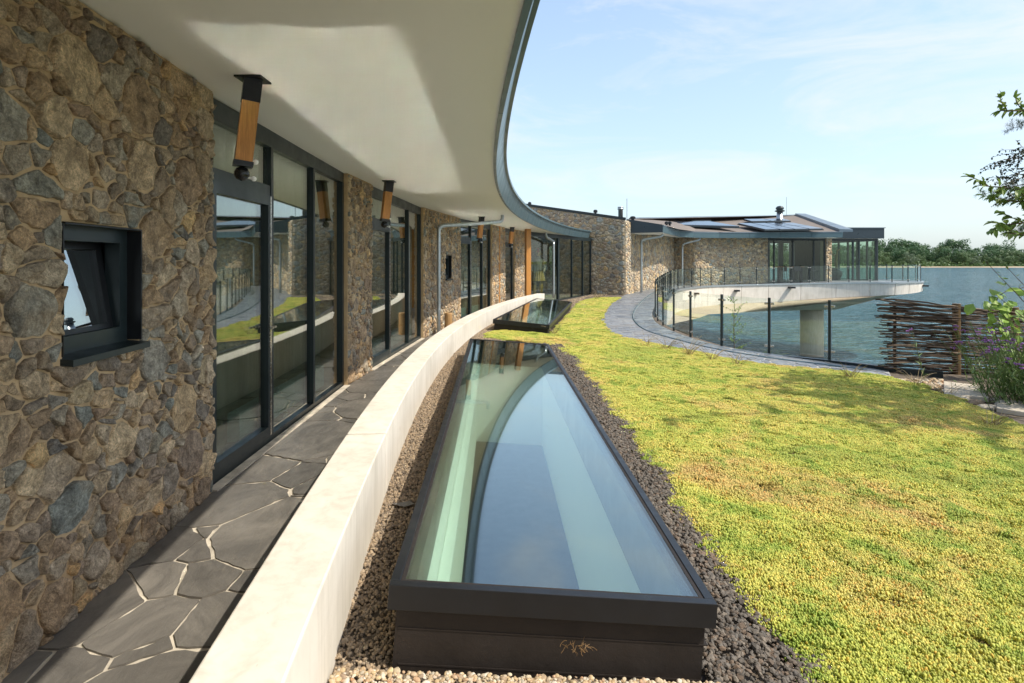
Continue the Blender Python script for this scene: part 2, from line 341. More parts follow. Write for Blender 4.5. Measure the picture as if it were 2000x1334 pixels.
M['silver'] = simple('weathered_silver_scales', (.40,.37,.26), .35, .5, 40, .5, 70, .8, .01)
M['redplume'] = simple('red_plume', (.35,.01,.02), .8, 0, 30, .3, 60, .6, .01)
M['skin'] = simple('statue_stone_skin', (.34,.28,.17), .6, 0, 30, .2, 60, .3, .004)
M['sandstone'] = simple('pale_sandstone_slab', (.46,.40,.31), .8, 0, 3, .2, 50, .5, .006, spec=.25)
M['driftwood'] = simple('pale_driftwood', (.42,.31,.17), .8, 0, 8, .3, 50, .5, .01)
M['sandshore'] = simple('sandy_shore', (.40,.32,.22), .95, 0, .02, .25, .3, .2, .05, spec=.1)
M['fargrass'] = simple('far_bank_grass', (.10,.14,.045), .95, 0, .05, .3, .3, .4, .1, spec=.1)
def water_mat():
    m, t, o = newmat('lake_water')
    a = noise(t, .8, 7, .62, .4, 'World', (.9, 1.5, 1)); b = noise(t, .34, 4, .6, .4, 'World', (.8, 1.8, 1)); 
    nn = bump(t, a, 1.0, 1.8); nn = bump(t, b, 1.0, 3.0, nn)
    c = ramp(t, noise(t, .03, 4, .6, .5, 'World', (.4, 1.6, 1)), [(.3, (.065,.175,.225)), (.7, (.09,.22,.28))])  # higher sky reflected by the waves put into the bluer, varying base colour
    principled(t, o, c, .10, 0, nn, .5); return m
M['water'] = water_mat()
# ---------------------------------------------------------------- irregular stone cells
def clip_poly(poly, nx, ny, d):          # keep nx*x+ny*y <= d
    out = []; n = len(poly)
    for i in range(n):
        a = poly[i]; b = poly[(i+1) % n]; da = nx*a[0]+ny*a[1]-d; db = nx*b[0]+ny*b[1]-d
        if da <= 0: out.append(a)
        if (da < 0 < db) or (db < 0 < da):
            t = da/(da-db); out.append((a[0]+(b[0]-a[0])*t, a[1]+(b[1]-a[1])*t))
    return out
def cells(Lx, Ly, rmin, rmax, flat=1.2, openings=(), tries=None, seed=1, power=1.6, pack=.86, aniso=1.0):
    R = random.Random(seed); Ls = Ly*flat; pts = []; rad = []
    tries = tries or int(26*Lx*Ls/(rmin*rmin))
    tries = min(tries, 14000); P = np.zeros((tries, 2)); Q = np.zeros(tries); n = 0
    for k in range(tries):
        f = 1-k/tries; r = rmin+(rmax-rmin)*(R.random()**power)*(.35+.65*f)
        x = R.random()*Lx; y = R.random()*Ls
        if any(o[0]-.01 < x < o[1]+.01 and (o[2]-.01)*flat < y < (o[3]+.01)*flat for o in openings): continue
        if n and np.any((P[:n, 0]-x)**2*aniso+(P[:n, 1]-y)**2 < (pack*(Q[:n]+r))**2): continue
        P[n] = (x, y); Q[n] = r; n += 1
    P = P[:n]; Q = Q[:n]; out = []
    for i in range(n):
        poly = [(0, 0), (Lx, 0), (Lx, Ls), (0, Ls)]; d = (P[:, 0]-P[i, 0])**2+(P[:, 1]-P[i, 1])**2
        for j in np.argsort(d)[1:26]:
            nx, ny = 2*(P[j]-P[i]); dd = P[j]@P[j]-P[i]@P[i]-Q[j]**2+Q[i]**2
            poly = clip_poly(poly, nx, ny, dd)
            if len(poly) < 3: break
        if len(poly) < 3: continue
        for o in openings:
            x0, x1, y0, y1 = o[0], o[1], o[2]*flat, o[3]*flat; x, y = P[i]
            xs = [p[0] for p in poly]; ys = [p[1] for p in poly]
            if max(xs) < x0 or min(xs) > x1 or max(ys) < y0 or min(ys) > y1: continue
            ops = [(x0-x, 1, 0, x0), (x-x1, -1, 0, -x1), (y0-y, 0, 1, y0), (y-y1, 0, -1, -y1)]
            _, a, b, c = max(ops); poly = clip_poly(poly, a, b, c)
            if len(poly) < 3: break
        if len(poly) < 3: continue
        out.append([(p[0], p[1]/flat) for p in poly])
    return out
def area(poly): return .5*abs(sum(poly[i][0]*poly[(i+1) % len(poly)][1]-poly[(i+1) % len(poly)][0]*poly[i][1] for i in range(len(poly))))
def shrink(poly, g, R, rnd=1, jit=.0, seglen=0):
    cx = sum(p[0] for p in poly)/len(poly); cy_ = sum(p[1] for p in poly)/len(poly); n = len(poly)
    # true inset of a convex polygon by clipping against shifted edges
    A = sum(poly[i][0]*poly[(i+1) % n][1]-poly[(i+1) % n][0]*poly[i][1] for i in range(n)); out = list(poly)
    if A < 0: poly = poly[::-1]; out = list(poly)
    for i in range(n):
        a = poly[i]; b = poly[(i+1) % n]; ex, ey = b[0]-a[0], b[1]-a[1]; l = math.hypot(ex, ey)
        if l < 1e-6: continue
        nx, ny = ey/l, -ex/l; out = clip_poly(out, nx, ny, nx*a[0]+ny*a[1]-g)
        if len(out) < 3: return None
    # drop tiny edges
    q = [p for i, p in enumerate(out) if math.hypot(p[0]-out[i-1][0], p[1]-out[i-1][1]) > .004+g*.3]
    if len(q) < 3: return None
    for _ in range(rnd):
        z = []
        for i in range(len(q)):
            a = q[i]; b = q[(i+1) % len(q)]; t1 = R.uniform(.03, .15); t2 = R.uniform(.03, .15)
            z.append((a[0]+(b[0]-a[0])*t1, a[1]+(b[1]-a[1])*t1)); z.append((b[0]+(a[0]-b[0])*t2, b[1]+(a[1]-b[1])*t2))
        q = z
    if seglen:
        z = []; ph = R.random()*50
        for i in range(len(q)):
            a = q[i]; b = q[(i+1) % len(q)]; l = math.hypot(b[0]-a[0], b[1]-a[1]); k = max(1, int(l/seglen))
            for t in range(k):
                x = a[0]+(b[0]-a[0])*t/k; y = a[1]+(b[1]-a[1])*t/k; z.append((x+seglen*.42*mnoise.noise(V(x*24+ph, y*24, 0)), y+seglen*.42*mnoise.noise(V(x*24, y*24+ph, 7))))
        q = z
    if jit: q = [(p[0]+R.uniform(-jit, jit), p[1]+R.uniform(-jit, jit)) for p in q]
    return q
def stone_geo(poly, T, R, depth=.03, rings=((1, -.012), (.95, .55), (.74, .95)), rough=.006, slack=True):
    """poly in (u,v) -> verts/faces; T(u,v,n)->world"""
    cx = sum(p[0] for p in poly)/len(poly); cy_ = sum(p[1] for p in poly)/len(poly); n = len(poly); vs = []; fs = []
    tu, tv = R.uniform(-.10, .10), R.uniform(-.12, .12); s = R.uniform(.6, 1.25); ox = R.random()*100
    for sc, h in rings:
        for p in poly:
            u = cx+(p[0]-cx)*sc; v = cy_+(p[1]-cy_)*sc
            hh = h if h < 0 else depth*s*h+(tu*(u-cx)+tv*(v-cy_))
            if h > 0: hh += mnoise.noise(Vector((u*11+ox, v*11, 0)))*rough*1.6
            vs.append(T(u, v, max(hh, -.012) if h < 0 else max(hh, .004)))
    k = len(rings)
    vs.append(T(cx, cy_, depth*s+mnoise.noise(Vector((ox, cx, cy_)))*rough))
    for i in range(k-1):
        for j in range(n): fs.append((i*n+j, i*n+(j+1) % n, (i+1)*n+(j+1) % n, (i+1)*n+j))
    for j in range(n): fs.append(((k-1)*n+j, (k-1)*n+(j+1) % n, k*n))
    return vs, fs
def stone_wall(parent, P, Q, z0, ztop, rmin, rmax, gap, mats, seed, openings=(), thick=.32, budget=10**9, depth=.03, flat=1.2, fine=False, minpx=0, name='stone_wall', back=True, pack=.86):
    """P,Q: base ends; outward normal is to the right of P->Q. stones up to budget as parts, the rest one mass"""
    P = Vector((P[0], P[1], 0)); Q = Vector((Q[0], Q[1], 0)); d = (Q-P); Lx = d.length; d.normalize(); nrm = Vector((d.y, -d.x, 0)); H = max(ztop(0), ztop(Lx))-z0
    R = random.Random(seed); T = lambda u, v, n: P+d*u+nrm*n+V(0, 0, z0+v)
    ops = [(o[0], o[1], o[2]-z0, o[3]-z0) for o in openings]
    w = MB(); us = [0]+[x for o in openings for x in (o[0], o[1])]+[Lx]
    for a, b in zip(us, us[1:]):
        o = [q for q in openings if abs(q[0]-a) < 1e-6 and abs(q[1]-b) < 1e-6]
        def blk(a, b, l0, l1, h0, h1):
            w.prism([T(a, l0, 0), T(b, l1, 0), T(b, l1, -thick), T(a, l0, -thick)], [T(a, h0, 0), T(b, h1, 0), T(b, h1, -thick), T(a, h0, -thick)])
        if o: blk(a, b, 0, 0, o[0][2]-z0, o[0][2]-z0); blk(a, b, o[0][3]-z0, o[0][3]-z0, ztop(a)-z0, ztop(b)-z0)
        else: blk(a, b, 0, 0, ztop(a)-z0, ztop(b)-z0)
    root = w.build(name, mats[2], parent)
    cs = cells(Lx, H, rmin, rmax, flat, ops, seed=seed, pack=pack); items = []; cs2 = []
    for c in cs:
        A_ = area(c)
        if A_ > rmin*rmin*5 and R.random() < .33:
            cx = sum(p[0] for p in c)/len(c)+R.uniform(-.02, .02); cz = sum(p[1] for p in c)/len(c)+R.uniform(-.02, .02); a_ = R.choice((R.gauss(0, .35), R.gauss(1.57, .5))); nx, ny = -math.sin(a_), math.cos(a_); dd = nx*cx+ny*cz
            cs2 += [q for q in (clip_poly(c, nx, ny, dd), clip_poly(c, -nx, -ny, -dd)) if len(q) > 2]
        else: cs2.append(c)
    cs = cs2
    for c in cs:
        c = clip_poly(c, -(ztop(0)-ztop(Lx))/max(Lx, .01)*-1, 1, ztop(0)-z0-.012)
        if len(c) < 3: continue
        q = shrink(c, gap*R.uniform(.6, 1.5), R, 1, 0 if fine else rmin*.05, .024 if fine else 0)
        if not q or area(q) < rmin*rmin*.25: continue
        items.append((area(q), q))
    items.sort(key=lambda t: -t[0]); mass = MB()
    rings = ((1, -.012), (.985, .40), (.935, .78), (.72, .95), (.36, 1.0)) if fine else ((1, -.012), (.93, .6), (.7, .97))
    for k, (_, q) in enumerate(items):
        vs, fs = stone_geo(q, T, R, depth, rings, .022 if fine else .010)
        if k < budget: MB().add(vs, fs).build('stone', mats[0], root, smooth=not fine)
        else: mass.add(vs, fs)
    if mass.v:
        tag(mass.build('stones', mats[1], root, smooth=True), kind='stuff')
    return root, min(len(items), budget)
STM = (M['stone'], M['stone_mass'], M['mortar']); STF = (M['stone_far'], M['stone_far_mass'], M['mortar_far'])

# ---------------------------------------------------------------- plan curves
FAC = [(-4, -1.48), (4.1, -2.086), (7.5, -2.133), (7.62, -2.128), (8.68, -2.07), (12.35, -1.86), (15.4, -1.35), (17.9, -.607), (19.6, -.23), (20.7, .09), (22.0, .52)]
FX = lambda y: float(np.interp(y, [p[0] for p in FAC], [p[1] for p in FAC]))
pin = np.array([(-2, -.52), (1.54, -.854), (2.35, -.932), (3.19, -1.01), (3.77, -1.05), (4.98, -1.135), (7, -1.215), (9.1, -1.205), (11.1, -.99), (15.06, -.53), (17.5, .02), (20.7, .89)])
pf = np.polyfit(pin[:, 0], pin[:, 1], 5); PX = lambda y: float(np.polyval(pf, y))
ed = np.array([(-4, .85), (0, .38), (2.70, .113), (3.58, 0), (4.69, -.09), (6.06, -.169), (7.33, -.204), (8.17, -.206), (9.58, -.19), (12.25, -.064), (15.2, .238), (18.4, .72), (22.4, 1.64), (25.9, 2.71), (28.2, 3.72)])
ef = np.polyfit(ed[:, 0], ed[:, 1], 7); EX = lambda y: float(np.polyval(ef, y))
ZS = lambda y: float(np.interp(y, [3, 6, 8, 30], [2.80, 2.765, 2.75, 2.75]))
RAIL = [(6.32, 9.72), (5.61, 10.4), (4.85, 11.1), (4.24, 11.9), (4.00, 13.2), (3.94, 14.5), (4.0, 15.8), (4.2, 17.1), (4.5, 18.5), (5.0, 20.4), (5.7, 22.6), (6.55, 25.2), (7.25, 27.2), (7.95, 29.2), (8.8, 31.0), (9.9, 32.6), (11.2, 34.0), (12.6, 34.9), (14.1, 35.4), (16.4, 35.9), (18.8, 36.0), (21.1, 35.6), (22.6, 35.1), (23.7, 35.3), (24.6, 35.8), (25.4, 36.6), (25.9, 37.6), (25.85, 39.0), (25.3, 40.4), (24.3, 42)]
rz = [(-.16, 0), (-.15, 1), (-.15, 2), (-.13, 3), (-.13, 4), (-.12, 6), (-.08, 8), (.0, 10), (.11, 12), (.17, 14), (.21, 16), (.24, 18), (.27, 19), (.32, 20), (.36, 21), (.38, 23), (.38, 29)]
RZ = [float(np.interp(i, [b for a, b in rz], [a for a, b in rz])) for i in range(len(RAIL))]
railc = smooth_curve([V(x, y, z) for (x, y), z in zip(RAIL, RZ)], 8)

# ---------------------------------------------------------------- water, shores, sky air
def plane(name, x0, x1, y0, y1, z, m, label, n=1):
    vs = [(x0+(x1-x0)*i/n, y0+(y1-y0)*j/n, z) for j in range(n+1) for i in range(n+1)]
    o = MB().add(vs, [(j*(n+1)+i, j*(n+1)+i+1, (j+1)*(n+1)+i+1, (j+1)*(n+1)+i) for j in range(n) for i in range(n)]).build(name, m)
    return tag(o, label, kind='structure')
WZ = -4.5
plane('lake_water', -900, 2600, -60, 700, WZ, M['water'], 'blue green rippled lake stretching to the wooded far shore', 4)
sh = MB()
for (y0, y1, z0, z1) in ((672, 690, WZ-.6, WZ+1.2),):
    xs = np.linspace(-900, 2600, 60); vs = []
    for i, x in enumerate(xs):
        j = 9*mnoise.noise(V(x*.01, 3, 0))+5*mnoise.noise(V(x*.04, 7, 0)); vs += [(x, y0+j, z0), (x, y1+j, z1), (x, 2300, z1+10)]
    sh.add(vs, [(3*i+k, 3*i+3+k, 3*i+4+k, 3*i+1+k) for i in range(59) for k in (0,)])
tag(sh.build('far_shore', M['sandshore']), 'thin sandy shoreline at the far side of the lake', kind='structure')
sh2 = MB(); vs = []
for i, x in enumerate(np.linspace(-900, 2600, 60)):
    j = 9*mnoise.noise(V(x*.01, 3, 0))+5*mnoise.noise(V(x*.04, 7, 0)); vs += [(x, 688+j, WZ+1.25), (x, 760, WZ+2), (x, 2300, WZ+12)]
sh2.add(vs, [(3*i+k, 3*i+3+k, 3*i+4+k, 3*i+1+k) for i in range(59) for k in (0, 1)])
tag(sh2.build('far_bank', M['fargrass']), 'green low bank behind the far shoreline under the trees', kind='structure')

# ---------------------------------------------------------------- ground of the green roof, with openings for the two skylights
class SkyL: pass
def skylight_frame(cx, cy_, ang, zl, W=1.217, Ln=6.95, tilt=.076):
    s = SkyL(); s.u = V(math.cos(ang), -math.sin(ang), -tilt).normalized(); s.v = V(math.sin(ang), math.cos(ang), .0).normalized(); s.o = V(cx, cy_, zl); s.W = W; s.L = Ln; s.n = s.u.cross(s.v).normalized(); return s
SK1 = skylight_frame(-.449, 2.15, -.0288, CAMZ-1.178); SK2 = skylight_frame(-.40, 12.4, .165, CAMZ-1.20, 1.2, 7.3, .085)
def skyrect(s, e): return [s.o+s.u*a+s.v*b for a, b in ((e, e), (s.W-e, e), (s.W-e, s.L-e), (e, s.L-e))]
def cdt_mesh(outer, holes, step, zf, name, m, extra=0):
    pts = [Vector((p[0], p[1])) for p in outer]; edges = [(i, (i+1) % len(outer)) for i in range(len(outer))]
    for h in holes:
        n = len(pts); pts += [Vector((p[0], p[1])) for p in h]; edges += [(n+i, n+(i+1) % len(h)) for i in range(len(h))]
    xs = [p.x for p in pts]; ys = [p.y for p in pts]
    for x in np.arange(min(xs), max(xs), step):
        for y in np.arange(min(ys), max(ys), step):
            if inpoly(x, y, outer) and not any(inpoly(x, y, h) for h in holes): pts.append(Vector((x+rng.uniform(-.1, .1)*step, y+rng.uniform(-.1, .1)*step)))
    r = mgeo.delaunay_2d_cdt(pts, edges, [], 0, 1e-4); vs = [V(p.x, p.y, zf(p.x, p.y)) for p in r[0]]; fs = []
    for f in r[2]:
        c = sum((Vector((vs[i].x, vs[i].y)) for i in f), Vector((0, 0)))/len(f)
        if inpoly(c.x, c.y, outer) and not any(inpoly(c.x, c.y, h) for h in holes): fs.append(tuple(f))
    return MB().add(vs, fs)
def inpoly(x, y, poly):
    c = False; n = len(poly); j = n-1
    for i in range(n):
        xi, yi = poly[i][0], poly[i][1]; xj, yj = poly[j][0], poly[j][1]
        if (yi > y) != (yj > y) and x < (xj-xi)*(y-yi)/(yj-yi)+xi: c = not c
        j = i
    return c
outer = [(PX(y)+.12, y) for y in np.arange(-1.5, 20.8, 1.0)]+[(1.0, 21.5), (1.9, 24.45), (2.9, 27.0), (3.5, 29), (6.0, 28.4), (7.2, 27.9)]
rc = [p for p in railc if p.y < 27.4 and p.x < 8]; outer += [(p.x+.10, p.y) for p in rc[::-1]]+[(6.5, 9.85), (9.6, 10.4), (12, 9.5), (12, -1.5)]
gm = cdt_mesh(outer, [skyrect(SK1, .05), skyrect(SK2, .05)], .45, lambda x, y: G(x, y)-.012, 'x', None)
tag(gm.build('roof_ground', M['gravelbed'], smooth=True), 'dark fines and soil of the green roof around the skylights', kind='structure')
# embankment dropping from the roof edge to the lake
ebp = [V(14, 7, -.3), V(12, 9.3, -.3), V(9.6, 10.25, -.3)]+[V(6.7, 9.95, -.2)]+[p for p in railc if p.y < 26.5 and p.x < 8]
eb = MB().sweep(ebp, [(-.02, -.04), (-.3, -.35), (-1.0, -2.2), (-2.0, WZ-.3)], closed=False)
tag(eb.build('embankment', M['soil'], smooth=True), 'steep dark bank falling from the roof edge to the lake', kind='structure')
# terrace floor of the lakeside building
ter = [(p.x, p.y) for p in railc if p.y > 25.0 or p.x > 8]
ter = ter+[(23, 43), (10, 44), (8, 40), (5.0, 30), (5.6, 27.0)]
MB().prism([V(x, y, -.2) for x, y in ter][::-1], [V(x, y, G(x, y)) for x, y in ter][::-1])
tm = cdt_mesh(ter, [], 1.5, lambda x, y: max(G(x, y), .03), 'x', None)
tag(tm.build('terrace_floor', M['slate2'], smooth=True), 'grey stone floor of the curved lakeside terrace', kind='structure')

# ---------------------------------------------------------------- walkway of flagstones by the facade
pf_ = MB(); ys = np.arange(-1.5, 24.6, .5)
vs = []
for y in ys: vs += [V(FX(y)-.12 if y < 22 else .4+(y-22)*.55, y, -.006), V((PX(y)+.15) if y < 20.7 else (1.05+(y-20.7)*.25), y, -.006)]
pf_.add(vs, [(2*i, 2*i+1, 2*i+3, 2*i+2) for i in range(len(ys)-1)])
path = tag(pf_.build('paved_path', M['grout']), 'dark flagstone path between the stone facade and the low concrete wall', kind='structure')
R5 = random.Random(5)
for c in cells(1.2, 24, .13, .66, 1.0, seed=14, power=.9, pack=.70):
    q = shrink(c, R5.uniform(.005, .017), R5, 0)
    if not q: continue
    z = []
    for i in range(len(q)):
        a, b = q[i], q[(i+1) % len(q)]; l = math.hypot(b[0]-a[0], b[1]-a[1]); k = max(1, int(l/.05))
        z += [(a[0]+(b[0]-a[0])*t/k+.018*mnoise.noise(V(a[0]*9+t*.9, b[1]*9, 1)), a[1]+(b[1]-a[1])*t/k+.018*mnoise.noise(V(a[1]*9+t*.9, b[0]*9, 5))) for t in range(k)]
    def TT(u, v, n):
        y = v-.8; a = FX(y)-.02 if y < 22 else .5+(y-22)*.55; b = PX(y)+.05 if y < 20.7 else 1.0+(y-20.7)*.25
        return V(a+(b-a)*u/1.2, y, n)
    m = MB(); hh = R5.uniform(.002, .007); m.prism([TT(u, v, -.004) for u, v in z], [TT(u, v, hh) for u, v in z]); m.build('flagstone', M['slate'], path)
# ---------------------------------------------------------------- curved walkway to the terrace
Lp = [gp(*p) for p in ((1742, 740), (1650, 729), (1500, 715), (1420, 703), (1330, 684), (1255, 668), (1210, 658), (1183, 648), (1172, 629), (1173, 617), (1181, 606), (1193, 593), (1211, 582))]
Lp = smooth_curve(Lp, 5)+[V(5.35, 27.7, 0), V(6.4, 29.2, 0), V(7.4, 31.6, 0)]
Rp = [V(p.x-.10, p.y, 0) for p in railc if p.y < 32.5 and p.x < 10]
def samp(c, n):
    Ls = [0]
    for a, b in zip(c, c[1:]): Ls.append(Ls[-1]+(Vector((b.x-a.x, b.y-a.y))).length)
    A = np.array([(p.x, p.y) for p in c]); t = np.linspace(0, Ls[-1], n); return np.stack([np.interp(t, Ls, A[:, 0]), np.interp(t, Ls, A[:, 1])], 1)
LA, RA = samp(Lp, 80), samp(Rp, 80)
def T2(u, v, n):     # u across 0..1.7, v along 0..24
    t = min(78.999, max(0, v/24*79)); i = int(t); f = t-i; a = LA[i]*(1-f)+LA[i+1]*f; b = RA[i]*(1-f)+RA[i+1]*f; p = a+(b-a)*u/1.7
    return V(p[0], p[1], G(p[0], p[1])+n)
w2 = MB(); w2.add([T2(u, v, .004) for v in np.linspace(0, 24, 60) for u in (0, .85, 1.7)], [(3*i+k, 3*i+k+1, 3*i+k+4, 3*i+k+3) for i in range(59) for k in (0, 1)])
walk = tag(w2.build('curved_walkway', M['grout2'], smooth=True), 'blue grey flagstone walkway curving along the glass railing to the terrace', kind='structure')
for lane, (u0, u1, sd) in enumerate(((0, 1.02, 3), (1.06, 1.7, 4))):
    for c in cells(u1-u0, 24, .10, .40, 2.1, seed=sd, power=1.0, pack=.82):
        q = shrink(c, R5.uniform(.010, .02), R5, 0)
        if not q or area(q) < .006: continue
        m = MB(); hh = R5.uniform(.008, .014); m.prism([T2(u+u0, v, .005) for u, v in q], [T2(u+u0, v, hh) for u, v in q]); m.build('flagstone', M['slate2'], walk)
dr = MB().tube([T2(1.04, v, .012) for v in np.linspace(.3, 23, 50)], .018, 6)
dr.build('drain_slot', M['fascia'], walk)

# ---------------------------------------------------------------- low curved concrete wall
pw = thing('concrete_wall', 'low curved cream concrete wall between the flagstone path and the skylights', 'wall', (PX(6), 6, 0))
bounds = [-2.0, 3.77, 9.73, 15.7, 20.75]
for a, b in zip(bounds, bounds[1:]):
    pts = [V(PX(y), y, 0) for y in np.linspace(a+.013, b-.013, 16)]
    MB().sweep(pts, [(0, -.1), (0, .5), (.25, .5), (.25, -.1)]).build('wall_segment', M['concrete'], pw, bevel=.007)

# ---------------------------------------------------------------- skylights
def skylight(s, label):
    root = thing('skylight', label, 'skylight', s.o-V(0, 0, .3), 'long roof skylights')
    def ring(e0, e1, c0, c1, mat, name, par=root, straight=False):
        m = MB(); n = s.n if not straight else V(0, 0, 1)
        for a0, a1, b0, b1 in ((e0, s.W-e0, e0, e1), (e0, s.W-e0, s.L-e1, s.L-e0), (e0, e1, e1, s.L-e1), (s.W-e1, s.W-e0, e1, s.L-e1)):
            m.obox(s.o, s.u, s.v, n, a0, a1, b0, b1, c0, c1)
        return m.build(name, mat, par, bevel=.002 if name == 'frame' else 0)
    ring(0, .036, -.092, 0, M['blackmetal'], 'frame')
    ring(.037, .052, -.05, -.004, M['epdm'], 'gasket')
    ring(.030, .055, -.50, -.094, M['epdm'], 'curb')
    m = MB()
    for z0_, z1_, e_ in ((-.175, -.170, .0275), (-.31, -.304, .028)): m.obox(s.o, s.u, s.v, V(0, 0, 1), e_, s.W-e_, e_, .06, z0_, z1_)
    m.build('membrane_seam', M['epdm'], root)
    MB().obox(s.o, s.u, s.v, s.n, .045, s.W-.045, .045, s.L-.045, -.018, -.006).build('pane', M['glass_sky'], root)
    # light shaft below: white upper lip, recess, white walls
    ring(.056, .085, -.36, -.052, M['frame'], 'inner_frame')
    ring(.045, .18, -1.0, -.42, M['shaft'], 'shaft_lip') if False else None
    m = MB()
    for a0, a1, b0, b1 in ((.04, .10, .04, s.L-.04), (s.W-.10, s.W-.04, .04, s.L-.04), (.10, s.W-.10, .04, .10), (.10, s.W-.10, s.L-.10, s.L-.04)):
        m.obox(s.o, s.u, s.v, V(0, 0, 1), a0, a1, b0, b1, -1.55, -.365)
    m.build('shaft_wall', M['shaft'], root)
    MB().obox(s.o, s.u, s.v, V(0, 0, 1), .101, .16, .101, s.L-.101, -.47, -.40).build('blind_rail', M['shaft'], root)
    return root
skylight(SK1, 'nearest long black framed skylight with blue sky reflected in its glass')
skylight(SK2, 'farther black framed skylight with green glass beside the end of the concrete wall')
# room below the skylights
rm = MB(); 
rm.box(-3.2, 3.2, 1.0, 21, -3.35, -3.3); tag(rm.build('room_floor', M['roomfloor']), 'dark blue floor of the room seen down through the skylights', kind='structure')
cl = MB()
def ceil_rect(s): return [s.o+s.u*a+s.v*b for a, b in ((.04, .04), (s.W-.04, .04), (s.W-.04, s.L-.04), (.04, s.L-.04))]
cm = cdt_mesh([(-3.2, 1.0), (3.2, 1.0), (3.2, 21), (-3.2, 21)], [[(p.x, p.y) for p in ceil_rect(SK1)], [(p.x, p.y) for p in ceil_rect(SK2)]], 3, lambda x, y: -1.12, 'x', None)
tag(cm.build('room_ceiling', M['shaft']), 'white ceiling of the room under the roof', kind='structure')
wm = MB(); wm.box(-3.3, -3.2, 1, 21, -3.3, -1.1); wm.box(3.2, 3.3, 1, 21, -3.3, -1.1); wm.box(-3.2, 3.2, .9, 1, -3.3, -1.1); wm.box(-3.2, 3.2, 21, 21.1, -3.3, -1.1)
tag(wm.build('room_wall', M['inwall']), 'grey walls of the room under the roof', kind='structure')
# ---------------------------------------------------------------- the near house wing
HW = thing('house_wing', 'stone and glass house wing with a curved cream soffit over the path', 'house', (-2.4, 10, 0))
pt = lambda y: (FX(y), y)
# stone walls (outward normal to the right of travel: travel +y, right = +x)
def wall1(y): return V(FX(y), y, 0)
Pn = wall1(.6); d1 = (wall1(4.1)-Pn); L1 = d1.length
def u1(y): return (y-.6)/(4.1-.6)*L1
ow = (u1(2.58), u1(3.18), 1.155, 1.78)
budget = 300
_, used = stone_wall(HW, (FX(.6), .6), (FX(4.1), 4.1), 0, lambda u: 2.795, .045, .19, .006, STM, 21, [ow], .42, 250, .020, 1.15, True, pack=.66); budget -= used
_, used = stone_wall(HW, (FX(7.62), 7.62), (FX(8.68), 8.68), 0, lambda u: 2.75, .040, .14, .007, STM, 22, (), .42, max(0, budget), .022, 1.12, False, pack=.68); budget -= used
w3L = (Vector(pt(15.4))-Vector(pt(12.35))).length; y2u = lambda y: (y-12.35)/3.05*w3L
stone_wall(HW, pt(12.35), pt(15.4), 0, lambda u: 2.75, .05, .14, .008, STM, 23, [(y2u(13.97), y2u(14.48), 1.18, 1.77)], .42, 0, .024, 1.12, pack=.68)
stone_wall(HW, pt(17.9), pt(19.6), 0, lambda u: 2.75, .05, .14, .008, STM, 24, (), .42, 0, .024, 1.12, pack=.68)
stone_wall(HW, pt(20.7), pt(22.0), 0, lambda u: 2.75, .05, .14, .008, STM, 25, (), .42, 0, .024, 1.12, pack=.68)
# far jamb returns of the piers (facing away or along the path)
# soffit, fascia, roof
yy = list(np.linspace(-4, 28.05, 90))
def inner_x(y): return FX(y)-.35 if y < 22 else .17+(y-22)*.55
s = MB(); vs = []
for y in yy: vs += [V(inner_x(y), y, ZS(y)), V(EX(y), y, ZS(y))]
s.add(vs, [(2*i, 2*i+1, 2*i+3, 2*i+2) for i in range(len(yy)-1)]); s.build('soffit', M['soffit'], HW, smooth=True)
path_e = [V(EX(y), y, ZS(y)) for y in yy]
# fascia panels with joints
seg = [-4, 1.2, 4.6, 8.0, 11.4, 14.8, 18.2, 21.6, 25.0, 28.05]
for a, b in zip(seg, seg[1:]):
    pts = [V(EX(y), y, ZS(y)) for y in np.linspace(a+.006, b-.006, 12)]
    MB().sweep(pts, [(.005, -.02), (.10, .29), (.06, .29), (-.03, .0), (-.03, -.02)]).build('fascia_panel', M['fascia'], HW)
MB().sweep([V(EX(y), y, ZS(y)) for y in np.linspace(-4, 28.1, 80)], [(-.10, .292), (.135, .292), (.135, .345), (-.10, .345)]).build('gutter_edge', M['fascia'], HW)
r = MB(); vs = []
for y in yy: vs += [V(inner_x(y)-6.0, y, 3.25), V(EX(y)-.05, y, 3.06)]
n0 = len(vs)
r.add(vs, [(2*i, 2*i+1, 2*i+3, 2*i+2) for i in range(len(yy)-1)]); r.build('roof', M['roofing'], HW)
MB().prism([V(-6.5, 28.0, 3.0), V(3.75, 28.0, 3.0), V(3.75, 28.6, 3.0), V(-2.4, 32.3, 3.0), V(-6.5, 32.3, 3.0)], [V(-6.5, 28.0, 3.06), V(3.75, 28.0, 3.06), V(3.75, 28.6, 3.06), V(-2.4, 32.3, 3.06), V(-6.5, 32.3, 3.06)]).build('roof', M['roofing'], HW)
MB().box(-6.6, -6.5, 24, 32.4, -.1, 3.1).build('interior_back_wall', M['inwall'], HW)
MB().box(-6.5, -2.4, 32.3, 32.4, -.1, 3.1).build('interior_back_wall', M['inwall'], HW)
MB().prism([V(-6, 23.5, -.03), V(1.3, 23.5, -.03), V(3.7, 28.3, -.03), V(-2.4, 32.1, -.03), V(-6, 32, -.03)], [V(-6, 23.5, .02), V(1.3, 23.5, .02), V(3.7, 28.3, .02), V(-2.4, 32.1, .02), V(-6, 32, .02)]).build('entrance_floor', M['grout2'], HW)
